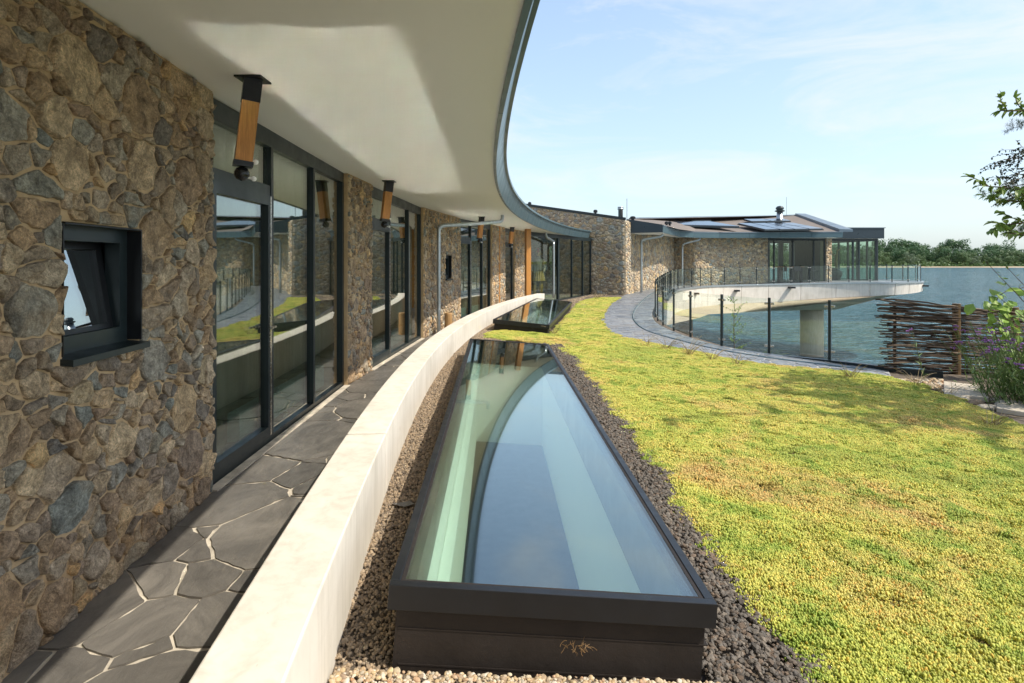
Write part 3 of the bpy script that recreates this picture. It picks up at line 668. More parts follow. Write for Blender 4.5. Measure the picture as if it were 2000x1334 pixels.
# interior: floor, back wall
fl = MB(); vs = []
for y in yy: vs += [V(inner_x(y)-5.5, y, -.008), V(inner_x(y)+.24, y, -.008)]
fl.add(vs, [(2*i, 2*i+1, 2*i+3, 2*i+2) for i in range(len(yy)-1)]); fl.build('interior_floor', M['interior'], HW)
bk = MB(); vs = []
for y in yy: vs += [V(inner_x(y)-5.5, y, -.01), V(inner_x(y)-5.5, y, 3.2)]
bk.add(vs, [(2*i, 2*i+1, 2*i+3, 2*i+2) for i in range(len(yy)-1)]); bk.build('interior_back_wall', M['inwall'], HW)
ci = MB(); vs = []
for y in yy: vs += [V(inner_x(y)-5.5, y, 2.88), V(inner_x(y)+.01, y, 2.88)]
ci.add(vs, [(2*i, 2*i+1, 2*i+3, 2*i+2) for i in range(len(yy)-1)]); ci.build('interior_ceiling', M['shaft'], HW)
pm = MB()
for y in (3.4, 8.1, 13.8, 18.7): pm.box(-7.8, FX(y)-.43, y, y+.2, 0, 2.87)
pm.build('partition_wall', M['inwall'], HW)
bh = MB(); bh.box(-7.9, 1.2, -4.2, -4, -.1, 3.3); bh.build('end_wall', M['inwall'], HW)

def glazed(parent, P, Q, z0, z1, fr, door=None, transom=None, recess=.05, fw=.055, depth=.09, gm='glass_win', steelside=1):
    """window unit from P to Q; fr: fractions of the mullions; door: index of the bay that is a door"""
    P = Vector((P[0], P[1], 0)); Q = Vector((Q[0], Q[1], 0)); d = Q-P; Lx = d.length; d.normalize(); nr = Vector((d.y, -d.x, 0))
    fr = [0]+list(fr)+[1]; T = lambda m, a0, a1, n0, n1, c0, c1: m.obox(P, d, nr, V(0, 0, 1), a0, a1, n0, n1, c0, c1)
    root = MB()
    T(root, 0, Lx, -recess-depth, -recess, z1-.15, z1); T(root, 0, Lx, -recess-depth, -recess, z0, z0+.06)
    for k, f in enumerate(fr):
        wd = fw if 0 < k < len(fr)-1 else fw*1.2; x = f*Lx; x0 = 0 if k == 0 else (Lx-wd if k == len(fr)-1 else x-wd/2)
        T(root, x0, x0+wd, -recess-depth, -recess+.002, z0+.06, z1-.15)
    fo = root.build('window_unit', M['frame'], parent)
    for k in range(len(fr)-1):
        a = fr[k]*Lx+fw*(.6 if k else 1.2); b = fr[k+1]*Lx-fw*(.6 if k < len(fr)-2 else 1.2)
        if door == k:
            t = transom
            m = MB(); T(m, a, b, -recess-depth+.01, -recess-.004, t, t+.09); m.build('transom', M['frame'], fo)
            m = MB(); dw = .075
            for x0, x1, c0, c1 in ((a+.004, a+dw, z0+.064, t-.004), (b-dw, b-.004, z0+.064, t-.004), (a+dw, b-dw, z0+.064, z0+.15), (a+dw, b-dw, t-.09, t-.004)):
                T(m, x0, x1, -recess-.075, -recess+.010, c0, c1)
            m.build('door_leaf', M['frame'], fo)
            x = b-.038
            m = MB(); T(m, b-.036, b-.006, -recess-.02, -recess+.013, z0+.07, t-.01); m.build('edge_glint_strip', M['steel'], fo)  # added steel strip stands in for light reflected along the leaf edge
            m = MB(); T(m, x-.02, x+.02, -recess+.010, -recess+.02, 1.0-.15, 1.0+.12)
            q = P+d*x-nr*recess
            m.tube([q+V(0, 0, 1.03)+nr*.02, q+V(0, 0, 1.03)+nr*.06, q+V(0, 0, 1.03)+nr*.065-d*.13], .010, 8); m.build('handle', M['steel'], fo)
            m = MB(); T(m, a+dw-.01, b-dw+.01, -recess-.045, -recess-.025, z0+.14, t-.08); m.build('pane', M[gm], fo)
            m = MB(); T(m, a-.005, b+.005, -recess-.055, -recess-.035, t+.08, z1-.14); m.build('pane', M[gm], fo)
        else:
            m = MB(); T(m, a-.012, b+.012, -recess-.055, -recess-.035, z0+.05, z1-.14); m.build('pane', M[gm], fo)
    return fo
def ptv(y): return (FX(y), y)
glazed(HW, ptv(4.1), ptv(7.62), 0.0, 2.775, (.335, .665), 0, 2.19)
glazed(HW, ptv(8.68), ptv(12.35), 0.0, 2.745, (.335, .70), 0, 2.19)
glazed(HW, ptv(15.4), ptv(17.9), 0.0, 2.745, (.36, .72), 0, 2.19)
glazed(HW, ptv(19.6), ptv(20.7), 0.0, 2.745, (), 0, 2.19)
glazed(HW, (.55, 22.05), (1.95, 24.5), 0.0, 2.745, (.04,), None, None, 0, gm='glass_entry')
glazed(HW, (1.95, 24.5), (3.82, 28.35), 0.0, 2.745, (.38, .72), None, None, 0)
# sill strip of pale mortar along windows
ms = MB()
for a, b in ((4.1, 7.62), (8.68, 12.35)):
    ms.add([V(FX(a)-.04, a, .001), V(FX(a)+.035, a, .001), V(FX(b)+.035, b, .001), V(FX(b)-.04, b, .001), V(FX(a)-.04, a, .012), V(FX(a)+.035, a, .012), V(FX(b)+.035, b, .012), V(FX(b)-.04, b, .012)], [(4,5,6,7), (1,2,6,5), (0,1,5,4), (2,3,7,6)])
ms.build('threshold_strip', M['grout'], HW)
# small tilted windows
def small_window(P, Q, ya, yb, yspan, z0, z1):
    P = Vector((P[0], P[1], 0)); Q = Vector((Q[0], Q[1], 0)); d = (Q-P); Lx = d.length; d.normalize(); nr = Vector((d.y, -d.x, 0))
    a = (ya-yspan[0])/(yspan[1]-yspan[0])*Lx; b = (yb-yspan[0])/(yspan[1]-yspan[0])*Lx
    T = lambda m, a0, a1, n0, n1, c0, c1: m.obox(P, d, nr, V(0, 0, 1), a0, a1, n0, n1, c0, c1)
    m = MB()
    for q in ((a+.004, b-.004, z1-.075, z1-.004), (a+.004, b-.004, z0+.004, z0+.085), (a+.004, a+.075, z0+.085, z1-.075), (b-.075, b-.004, z0+.085, z1-.075)):
        T(m, q[0], q[1], -.13, -.055, q[2], q[3])
    fo = m.build('small_window', M['frame'], HW)
    m = MB()
    for q in ((a+.001, b-.001, -.41, -.13, z1-.01, z1-.003), (a+.001, b-.001, -.41, -.13, z0+.003, z0+.01), (a+.001, a+.008, -.41, -.13, z0+.01, z1-.01), (b-.008, b-.001, -.41, -.13, z0+.01, z1-.01)): T(m, *q)
    m.build('inner_lining', M['blackmetal'], fo)
    m = MB()
    for q in ((a-.004, b+.004, -.053, .018, z1-.006, z1), (b-.008, b+.004, -.128, .018, z0+.01, z1-.008), (a-.003, a+.003, -.128, .008, z0+.01, z1-.008)): T(m, *q)
    m.build('reveal_lining', M['blackmetal'], fo)
    m = MB(); m.prism([P+d*(a-.012)+nr*(-.07)+V(0, 0, z0-.018), P+d*(b+.012)+nr*(-.07)+V(0, 0, z0-.018), P+d*(b+.012)+nr*.055+V(0, 0, z0-.034), P+d*(a-.012)+nr*.055+V(0, 0, z0-.034)],
                      [P+d*(a-.012)+nr*(-.07)+V(0, 0, z0+.008), P+d*(b+.012)+nr*(-.07)+V(0, 0, z0+.008), P+d*(b+.012)+nr*.055+V(0, 0, z0-.004), P+d*(a-.012)+nr*.055+V(0, 0, z0-.004)])
    m.build('sill', M['frame'], fo)
    # sash hinged at the bottom, leaning inwards
    th = math.radians(9); up = V(0, 0, 1)*math.cos(th)-nr*math.sin(th); nn = nr*math.cos(th)+V(0, 0, 1)*math.sin(th); o = P+d*a+nr*(-.085)+V(0, 0, z0+.085); hh = z1-z0-.17; ww = b-a
    m = MB()
    for a0, a1, c0, c1 in ((.065, ww-.065, -.01, .025), (.065, ww-.065, hh-.02, hh+.02), (.065, .09, .025, hh-.02), (ww-.12, ww-.065, .025, hh-.02)): m.obox(o, d, nn, up, a0, a1, -.05, -.002, c0, c1)
    sa = m.build('sash', M['blackmetal'], fo)
    MB().obox(o, d, nn, up, .085, ww-.115, -.03, -.02, .02, hh-.018).build('pane', M['glass_small'], sa)
    m = MB(); T(m, a-.02, b+.02, -.60, -.58, z0-.1, z1+.1); m.build('blind', M['interior'], fo)
small_window(ptv(.6), ptv(4.1), 2.58, 3.18, (.6, 4.1), 1.175, 1.775)
small_window(ptv(12.35), ptv(15.4), 13.97, 14.48, (12.35, 15.4), 1.20, 1.765)
# timber stub brackets with lamps
def bracket(px, ptop, Y, k):
    t = at(px, 0, Y); x = t.x; zt = ZS(Y)
    T = MB(); T.box(x-.085, x+.085, Y-.085, Y+.085, zt-.012, zt-.001); b = T.build('bracket_lamp', M['blackmetal'], HW)
    ax = V(-.11, -.02, -1).normalized(); o = V(x, Y, zt-.012); u = V(math.cos(.5), math.sin(.5), 0); u = (u-ax*u.dot(ax)).normalized(); w = ax.cross(u); h = .052
    MB().obox(o, u, w, ax, -h-.003, h+.003, -h-.003, h+.003, -.004, .145).build('steel_shoe', M['blackmetal'], b)
    MB().obox(o, u, w, ax, -h, h, -h, h, .145, .53).build('timber_stub', M['timber'], b)
    MB().obox(o, u, w, ax, -h-.006, h+.006, -h-.006, h+.006, .53, .565).build('end_cap', M['blackmetal'], b)
    c = o+ax*.61; m = MB(); m.lathe(c-V(0, 0, .0), [(.012, .045), (.035, .034), (.047, .01), (.047, -.012), (.034, -.034), (.01, -.046)], 14); m.build('sensor_ball', M['black_plastic'], b, smooth=True)
    for sgn, dz in ((1, .52), (1, .63)):
        q = o+ax*dz; m = MB(); m.tube([q+u*(h*.6)*sgn, q+u*(h+.018)*sgn], .007, 6); m.lathe(q+u*(h+.022)*sgn, [(.004, .016), (.016, .008), (.018, -.002), (.010, -.016)], 10); m.build('small_lamp', M['shaft'], b)
    for dz in (.045, .11):
        q = o+ax*dz; m = MB()
        for f in (-w,): m.tube([q+f*(h+.002), q+f*(h+.012)], .011, 8)
        m.build('bolt', M['galv'], b)
for k, (px, Y) in enumerate(((494, 3.82), (760, 8.35), (941, 14.9), (1000.5, 19.3))): bracket(px, 0, Y, k)
# galvanised rain pipes
def pipe(pts, r, name='rain_pipe', collars=()):
    o = MB().tube(smooth_curve(pts, 4), r, 12).build(name, M['galv'], HW, smooth=True)
    for c in collars:
        m = MB(); m.lathe(c, [(r+.001, -.03), (r+.008, -.028), (r+.008, .028), (r+.001, .03)], 12); m.build('collar', M['galv'], o)
pipe([V(-1.60, 12.85, 0), V(-1.60, 12.85, 1), V(-1.60, 12.85, 2.22), V(-1.585, 12.87, 2.34), V(-1.50, 12.95, 2.405), V(-1.2, 13.25, 2.44), V(-.42, 14.15, 2.56), V(-.27, 14.33, 2.60), V(-.235, 14.37, 2.68), V(-.235, 14.37, 2.76)], .042, collars=[V(-1.60, 12.85, .55), V(-1.60, 12.85, 1.3)])
pipe([V(1.66, 23.55, .17), V(1.66, 23.55, 1), V(1.66, 23.55, 2.30), V(1.64, 23.5, 2.42), V(1.50, 23.2, 2.50), V(1.36, 22.9, 2.56), V(1.31, 22.8, 2.66), V(1.31, 22.8, 2.76)], .05)
MB().obox(V(.50, 20.25, 0), V(.93, .37, 0), V(-.37, .93, 0), V(0, 0, 1), 0, .17, 0, .17, 0, 2.745).build('timber_post', M['timber'], HW)
MB().obox(V(-.44, 18.7, 0), V(.95, .3, 0), V(-.3, .95, 0), V(0, 0, 1), 0, .07, 0, .12, 0, 2.745).build('timber_post', M['timber'], HW)
MB().obox(V(-2.0, 15.6, 0), V(.95, .3, 0), V(-.3, .95, 0), V(0, 0, 1), .25, .40, 0, .12, 0, 2.745)
# curtains and radiators inside, seen through the glass
def curtain(ya, yb, off, label, z1=2.70):
    n = int((yb-ya)/.035); vs = []
    for i in range(n+1):
        y = ya+(yb-ya)*i/n; x = FX(y)-off+.035*math.sin(i*.95)+.012*math.sin(i*2.3); vs += [V(x, y, .03), V(x+.01*math.sin(i*.4), y, z1)]
    m = MB().add(vs, [(2*i, 2*i+1, 2*i+3, 2*i+2) for i in range(n)])
    tag(m.build('curtain', M['curtain'], smooth=True), label, 'curtain', 'curtains behind the facade windows')
curtain(4.15, 7.5, .34, 'grey beige pleated curtain behind the nearest tall window')
curtain(8.8, 12.2, .36, 'grey beige pleated curtain behind the second tall window')
curtain(15.9, 17.7, .36, 'grey beige curtain behind the third window beyond the rain pipe')
for ya, yb, lab in ((4.9, 7.2, 'long teal white floor radiator behind the nearest tall window'), (9.3, 12.0, 'long teal white floor radiator behind the second tall window'), (15.8, 17.6, 'teal white floor radiator behind the third window')):
    t = thing('radiator', lab, 'radiator', (FX(ya)-.2, ya, 0), 'low radiators behind the windows')
    dd = V(FX(yb)-FX(ya), yb-ya, 0); Ln = dd.length; dd.normalize(); nn = V(dd.y, -dd.x, 0)
    MB().obox(V(FX(ya), ya, 0), dd, nn, V(0, 0, 1), 0, Ln, -.27, -.17, .10, .34).build('radiator_body', M['radiator'], t)
    for f in (.12, .5, .88): MB().obox(V(FX(ya), ya, 0), dd, nn, V(0, 0, 1), f*Ln-.02, f*Ln+.02, -.23, -.20, 0, .10).build('leg', M['radiator'], t)
# round log standing by the rain pipe
m = MB(); prof = [(.085, 0), (.088, .1), (.083, .3), (.086, .46), (.080, .485)]; m.lathe((-1.40, 12.95, 0), prof, 16)
tag(m.build('upright_log', M['log'], smooth=False), 'pale round log standing upright beside the galvanised rain pipe', 'log')
# armoured statue behind the entrance glass
def statue():
    t = thing('statue', 'gold armoured soldier statue with red plume standing behind the entrance glass', 'statue', (1.12, 25.6, .02))
    o = V(1.12, 25.6, .15)
    # body: one continuous skin
    me = bpy.data.meshes.new('body'); J = [(0, 0, 1.02), (0, 0, 1.3), (0, 0, 1.55), (0, 0, 1.70), (.02, 0, 1.86), (-.22, .02, 1.52), (-.30, .04, 1.22), (-.22, -.14, 1.02), (.22, .02, 1.52), (.31, .04, 1.22), (.24, -.14, 1.02),
         (-.12, 0, .95), (-.13, -.02, .52), (-.13, .02, .08), (-.15, -.18, .04), (.12, 0, .95), (.14, -.02, .52), (.16, .02, .08), (.22, -.16, .04)]
    E = [(0, 1), (1, 2), (2, 3), (3, 4), (2, 5), (5, 6), (6, 7), (2, 8), (8, 9), (9, 10), (0, 11), (11, 12), (12, 13), (13, 14), (0, 15), (15, 16), (16, 17), (17, 18)]
    rr = [.16, .15, .17, .07, .105, .08, .055, .04, .08, .055, .04, .11, .075, .05, .045, .11, .075, .05, .045]
    me.from_pydata([tuple(j) for j in J], E, []); ob = bpy.data.objects.new('body', me); C.objects.link(ob); ob.parent = t; ob.location = (0, 0, .13); ORG['body'] = o
    mod = ob.modifiers.new('skin', 'SKIN')
    for k, s_ in enumerate(me.skin_vertices[0].data): s_.radius = (rr[k], rr[k]); s_.use_root = (k == 0)
    sb = ob.modifiers.new('sub', 'SUBSURF'); sb.levels = 2; sb.render_levels = 2; me.materials.append(M['skin'])
    MB().lathe(o, [(.20, 1.02), (.22, 1.15), (.23, 1.35), (.25, 1.5), (.22, 1.6), (.10, 1.68)], 20, 1, .72).build('breastplate', M['silver'], t, smooth=True)
    m = MB(); n = 36; vs = []
    for z, r0 in ((1.06, .215), (.86, .27), (.64, .32)): vs += [o+V(math.cos(2*math.pi*k/n)*(r0+.018*(k % 2)), .75*math.sin(2*math.pi*k/n)*(r0+.018*(k % 2)), z) for k in range(n)]
    m.add(vs, [(i*n+k, i*n+(k+1) % n, (i+1)*n+(k+1) % n, (i+1)*n+k) for i in range(2) for k in range(n)]).build('tunic_skirt', M['gold'], t)
    for sx in (-1, 1):
        MB().lathe(o+V(.14*sx, 0, 0), [(.062, .12), (.085, .3), (.092, .42), (.075, .54)], 12).build('greave', M['gold'], t, smooth=True)
        MB().lathe(o+V(.235*sx, .02, 1.42), [(.11, -.06), (.12, .04), (.09, .12), (.03, .15)], 12).build('shoulder_guard', M['gold'], t, smooth=True)
    MB().lathe(o+V(.02, 0, 1.78), [(.13, -.06), (.135, .06), (.115, .15), (.07, .2), (.02, .22)], 16).build('helmet', M['gold'], t, smooth=True)
    m = MB(); pr = [(math.cos(a)*.23, math.sin(a)*.23) for a in np.linspace(.2, 2.9, 10)]; q = [(math.cos(a)*.13, math.sin(a)*.13) for a in np.linspace(2.9, .2, 10)]
    poly = pr+q; m.prism([o+V(-.03, x, 1.84+z) for x, z in poly], [o+V(.05, x, 1.84+z) for x, z in poly]); m.build('plume', M['redplume'], t)
statue()

# ---------------------------------------------------------------- the lakeside building beyond
LB = thing('lakeside_house', 'low stone and glass lakeside house with grey roof, solar panels and curved fascia', 'house', (12, 38, 0))
A0, A1 = V(-2.44, 32.25, 0), V(5.26, 27.5, 0)
LA_ = (A1-A0).length; zt = lambda u: 5.13+(3.56-5.13)*u/LA_
stone_wall(LB, A0, A1, -.05, zt, .085, .20, .012, STF, 31, (), .6, 300, .035, 1.25, pack=.72)
MB().prism([A0+V(-.1, -.06, 5.14), A1+V(.05, -.06, 3.57), A1+V(.05, .7, 3.57), A0+V(-.1, .7, 5.14)], [A0+V(-.1, -.06, 5.26), A1+V(.05, -.06, 3.68), A1+V(.05, .7, 3.68), A0+V(-.1, .7, 5.26)]).build('coping', M['frame'], LB)
stone_wall(LB, (5.30, 27.49), (5.63, 28.02), -.05, lambda u: 3.5, .07, .15, .012, STF, 32, (), .03, 0, .035, 1.25)
curveB = [(5.62, 28.1), (6.5, 30.2), (7.6, 32.2), (8.8, 34.2), (10.0, 36.3)]
for k, (a, b) in enumerate(zip(curveB, curveB[1:])): stone_wall(LB, a, b, 0, lambda u: 3.12, .08, .17, .012, STF, 40+k, (), .3, 0, .035, 1.1)
stone_wall(LB, (10.0, 36.3), (11.0, 35.4), .1, lambda u: 3.12, .08, .17, .012, STF, 45, (), .3, 0, .035)
stone_wall(LB, (11.0, 35.4), (16.2, 37.3), .1, lambda u: 3.13, .08, .17, .012, STF, 46, (), .3, 0, .04, 1.35)
stone_wall(LB, (20.0, 37.5), (20.42, 37.6), .2, lambda u: 3.13, .08, .15, .012, STF, 47, (), .5, 0, .035)
glazed(LB, (16.2, 37.3), (20.0, 37.5), .30, 3.12, (.12, .44, .80), None, None, .05, .07, .1, 'glass_pav')
# interior of the dining part
MB().box(16.2, 20.4, 37.7, 40.7, .27, .30).build('interior_floor', M['interior'], LB)
MB().box(19.44, 20.3, 40.5, 40.7, .3, 3.1).build('interior_wall', M['interior'], LB)
MB().box(16.2, 17.7, 40.5, 40.7, .3, 3.1).build('interior_wall', M['interior'], LB)
MB().box(20.3, 20.45, 38.0, 40.7, .3, 3.1).build('interior_wall', M['interior'], LB)
MB().box(16.2, 20.45, 37.7, 40.7, 3.13, 3.16).build('interior_ceiling', M['interior'], LB)
MB().box(10, 16.2, 38.0, 44, .0, 3.1).build('interior_wall', M['interior'], LB)
bk = MB()
for x, w_ in ((18.35, .31), (19.1, .06), (17.7, .05)): bk.box(x, x+w_, 40.5, 40.62, .3, 2.9)
bk.box(17.7, 19.44, 40.5, 40.62, 2.9, 3.12); bk.build('rear_window_frame', M['frame'], LB)
# pavilion
pav = [(20.9, 38.9), (24.25, 39.0), (23.6, 43.6), (20.6, 43.6)]
glazed(LB, pav[0], pav[1], .36, 3.15, (.5, .62, .96), None, None, 0, .10, .1, 'glass_pav')
glazed(LB, pav[1], pav[2], .36, 3.15, (.2, .4, .6, .8), None, None, 0, .10, .1, 'glass_pav')
glazed(LB, pav[2], pav[3], .36, 3.15, (.3, .55, .8), None, None, 0, .10, .1, 'glass_pav')
MB().box(20.55, 24.45, 38.65, 43.9, 3.16, 3.83).build('pavilion_fascia', M['fascia_dark'], LB, bevel=.02)
MB().box(20.7, 24.3, 38.8, 43.7, 3.145, 3.158).build('pavilion_ceiling', M['soffit'], LB)
MB().box(20.5, 24.5, 38.6, 43.95, 3.832, 3.88).build('roof_edge', M['flash'], LB)
MB().prism([V(20.5, 41, 3.95), V(24.0, 42.5, 3.95), V(23.8, 45, 3.95), V(20.5, 45, 3.95)], [V(20.5, 41, 4.12), V(24.0, 42.5, 4.06), V(23.8, 45, 4.06), V(20.5, 45, 4.12)]).build('upper_roof_edge', M['fascia_dark'], LB)
# eave: soffit + fascia
eave = smooth_curve([V(7.06, 27.6, 3.0), V(7.9, 29.6, 3.0), V(8.9, 31.9, 3.01), V(9.75, 33.5, 3.02), V(10.9, 34.55, 3.03), V(12.2, 35.05, 3.04), V(13.6, 35.3, 3.05), V(16.5, 35.5, 3.07), V(20.0, 35.6, 3.1)], 5)
wallp = [V(6.0, 28.4, 0)]+[V(a, b, 0) for a, b in curveB[1:]]+[V(11, 35.5, 0), V(16.2, 37.4, 0), V(20.6, 38.8, 0)]
ea, wa = samp(eave, 50), samp(wallp, 50); ez = np.linspace(3.0, 3.1, 50)
MB().add([V(ea[i][0], ea[i][1], ez[i]) for i in range(50)]+[V(wa[i][0], wa[i][1], 3.13) for i in range(50)], [(i, i+1, 51+i, 50+i) for i in range(49)]).build('soffit', M['soffit'], LB, smooth=True)
eL = resample(eave, 1.9)
for a, b in zip(eL, eL[1:]):
    mid = [a+(b-a)*t for t in (.004, .5, .996)]
    MB().sweep(mid, [(0, 0), (.03, .30), (-.04, .30), (-.04, 0)]).build('fascia_panel', M['fascia'], LB)
MB().sweep(eL, [(.05, .302), (.05, .35), (-.16, .35), (-.16, .302)]).build('roof_edge', M['flash'], LB)
# dark gable panel between the front wall and the curved fascia
MB().prism([V(5.49, 28.15, 2.99), V(7.04, 27.55, 3.0), V(7.04, 27.68, 3.0), V(5.49, 28.28, 2.99)], [V(5.49, 28.15, 3.66), V(7.04, 27.55, 3.36), V(7.04, 27.68, 3.36), V(5.49, 28.28, 3.66)]).build('gable_panel', M['fascia_dark'], LB)
MB().add([V(5.49, 28.3, 2.995), V(7.04, 27.7, 3.0), V(7.9, 29.6, 3.0), V(6.2, 30.2, 3.0)], [(0, 1, 2, 3)]).build('soffit', M['soffit'], LB)
# roof surface
Ev = [at(1224, 428.8, 28.2), at(1295, 439.2, 27.62), at(1325, 447.5, 31), at(1357, 452, 34.6), at(1445, 454.4, 35.35), at(1545, 454.2, 35.6), at(1644, 453.2, 35.7)]
Rv = [at(1230, 427.6, 36), at(1246, 426.5, 40), at(1300, 426, 42), at(1361, 424.3, 44), at(1450, 423.2, 45), at(1500, 422.3, 45.5), at(1553, 420.6, 46)]
ev, rv = [resample(c, .01) if False else c for c in (Ev, Rv)]
rm_ = MB(); n = 7; k = 6; vs = [Ev[i].lerp(Rv[i], j/k) for i in range(n) for j in range(k+1)]
rm_.add(vs, [(i*(k+1)+j, (i+1)*(k+1)+j, (i+1)*(k+1)+j+1, i*(k+1)+j+1) for i in range(n-1) for j in range(k)]).build('roof', M['roofing'], LB)
MB().tube(Rv, .07, 6).build('ridge_cap', M['flash'], LB)
def roof_pt(px, py, dz=0):
    best = None; e3 = [Ev[4], Ev[6], Rv[5]]
    nn = (e3[1]-e3[0]).cross(e3[2]-e3[0]).normalized(); o = V(0, 0, CAMZ); r = at(px, py, 1)-o; t = nn.dot(e3[0]+V(0, 0, dz)-o)/nn.dot(r); return o+r*t
# hip flashing
h0, h1 = at(1553, 421, 46), at(1640, 453, 35.8); hd = (h1-h0).normalized(); side = hd.cross(V(0, 0, 1)).normalized()
for i in range(4):
    a = h0.lerp(h1, i/4+.004); b = h0.lerp(h1, (i+1)/4-.004); w_ = .75
    MB().prism([a, b, b+side*-w_, a+side*-w_], [a+V(0, 0, .18), b+V(0, 0, .18), b+side*-w_+V(0, 0, .14), a+side*-w_+V(0, 0, .14)]).build('hip_flashing', M['flash'], LB)
# far side roof plane so that the roof is closed
MB().add([Rv[-1], Ev[-1], V(24, 45, 3.9), V(24, 52, 4.2)]+[Rv[0], V(8, 52, 3.5)], [(0, 1, 2, 3), (0, 3, 5, 4)]).build('roof', M['roofing'], LB)
# solar panels: an array of eight modules and one upper row
def quad_panels(c, nx, ny, m, name, parent, th=.05, lift=.28, gap=.012):
    P = [roof_pt(x, y, lift) for x, y in c]
    for i in range(nx):
        for j in range(ny):
            def q(a, b): return P[0].lerp(P[1], a).lerp(P[3].lerp(P[2], a), b)
            a0, a1, b0, b1 = i/nx+gap, (i+1)/nx-gap, j/ny+gap, (j+1)/ny-gap; t4 = [q(a0, b0), q(a1, b0), q(a1, b1), q(a0, b1)]
            MB().prism([p-V(0, 0, th) for p in t4], t4).build(name, m, parent)
    m_ = MB().prism([p-V(0, 0, th+.06) for p in P], [p-V(0, 0, th+.002) for p in P]); m_.build(name+'_frame', M['frame'], parent)
quad_panels([(1440, 435.6), (1549, 434.6), (1609, 446.2), (1494, 447.8)], 4, 2, M['solar'], 'solar_panel', LB)
quad_panels([(1452, 427.6), (1530, 426.6), (1545, 430.8), (1467, 431.6)], 2, 1, M['solar'], 'solar_panel', LB, .05, .22)
quad_panels([(1302, 432.6), (1385, 431.6), (1446, 441.6), (1330, 438.6)], 1, 1, M['solar'], 'roof_skylight', LB, .08, .38)
quad_panels([(1248, 426.6), (1362, 425.6), (1391, 429.6), (1270, 430.4)], 1, 1, M['solar'], 'roof_skylight', LB, .08, .16)
# chimney, vents, rods
c = roof_pt(1523, 429); m = MB().lathe(c, [(.34, -.1), (.30, .02), (.22, .12), (.21, .55)], 16); ch = m.build('flue', M['galv'], LB, smooth=True)
MB().lathe(c, [(.22, .56), (.34, .60), (.34, .66), (.22, .70), (.22, .74), (.28, .76), (.28, .86), (.2, .96), (.08, 1.0)], 16).build('flue_cowl', M['frame'], ch)
c = at(1212, 424, 30); MB().lathe(c, [(.12, -.3), (.12, .38), (.16, .39), (.16, .43), (.12, .44), (.15, .47), (.15, .52), (.05, .53)], 14).build('roof_pipe', M['galv'], LB, smooth=True)
for px, py, Y, s_ in ((1034.5, 402, 30.6, .7), (1163, 417.5, 29.2, .8), (1236, 430, 30, 1.1), (1302, 440, 30.5, .8), (1308, 440, 30.7, .8)):
    c = at(px, py, Y); MB().lathe(c, [(.07*s_, -.2), (.07*s_, .05), (.13*s_, .06), (.13*s_, .16), (.07*s_, .2)], 10).build('roof_vent', M['blackmetal'], LB)
for px, y0, y1, Y in ((1536, 385, 424, 45.5), (1224.5, 388, 430, 29)):
    MB().tube([at(px, y1, Y), at(px, y0, Y)], .018, 5).build('lightning_rod', M['galv'], LB)
def fpipe(pts): MB().tube(smooth_curve(pts, 4), .055, 8).build('rain_pipe', M['galv'], LB, smooth=True)
fpipe([V(6.35, 28.9, .12), V(6.35, 28.9, 2.2), V(6.35, 28.85, 2.62), V(6.5, 28.8, 2.72), V(7.3, 28.95, 2.86), V(7.45, 29.0, 3.02)])
fpipe([V(10.1, 34.9, .2), V(10.1, 34.9, 2.3), V(10.12, 34.85, 2.62), V(10.3, 34.8, 2.72), V(11.0, 34.75, 2.9), V(11.1, 34.75, 3.03)])
# terrace shell
crv = [p for p in railc if p.y > 24.5]
i0 = len(railc)-len(crv); outp = [V(p.x, p.y, p.z) for p in crv]
fd = [float(np.interp(i/len(outp), [0, .3, .45, .6, .75, .95, 1], [1.1, 1.12, 1.05, .72, .56, .48, .5])) for i in range(len(outp))]
step = 7
for a in range(0, len(outp)-1, step):
    idx = list(range(a, min(a+step, len(outp)-1)+1))
    if len(idx) < 2: continue
    def sect(i, idx=idx): return [(.10, -fd[idx[i]]-.02), (.14, -.06), (.02, -.06), (.0, -fd[idx[i]]-.02)]
    pts = [outp[j] for j in idx]; d0 = (pts[1]-pts[0]).normalized()*.012; d2 = (pts[-2]-pts[-1]).normalized()*.012; pts[0] = pts[0]+d0; pts[-1] = pts[-1]+d2
    MB().sweep(pts, sect).build('fascia_slab', M['concrete_far'], LB)
MB().sweep(outp, [(.19, -.055), (.19, .035), (-.2, .035), (-.2, -.055)]).build('deck_edge', M['galv'], LB)
inner = [V(8.6, 27.0, -1.0), V(10.0, 30, -1.15), V(13, 33.8, -1.3), V(16, 36.5, -1.42), V(20.5, 37.4, -1.4), V(21.5, 38.5, -1.4), V(21.0, 40, -1.4)]
ia = samp(inner, len(outp)); vs = [outp[i]+V(0, 0, -fd[i]) for i in range(len(outp))]+[V(ia[i][0], ia[i][1], float(np.interp(ia[i][0], [8.6, 13, 16], [-.95, -1.3, -1.42]))) for i in range(len(outp))]; n = len(outp)
um = MB().add(vs, [(i, i+1, n+i+1, n+i) for i in range(n-1)])
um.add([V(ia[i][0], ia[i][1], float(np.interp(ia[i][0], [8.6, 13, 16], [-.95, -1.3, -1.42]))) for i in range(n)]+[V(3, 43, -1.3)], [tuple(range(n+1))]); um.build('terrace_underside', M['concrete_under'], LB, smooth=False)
MB().lathe((19.6, 38.5, WZ-.5), [(.70, 0), (.70, 3.62)], 28).build('column', M['column'], LB, smooth=True)
MB().box(8.2, 8.9, 29, 29.8, WZ-.5, -1.2).build('pier', M['woodwall'], LB)
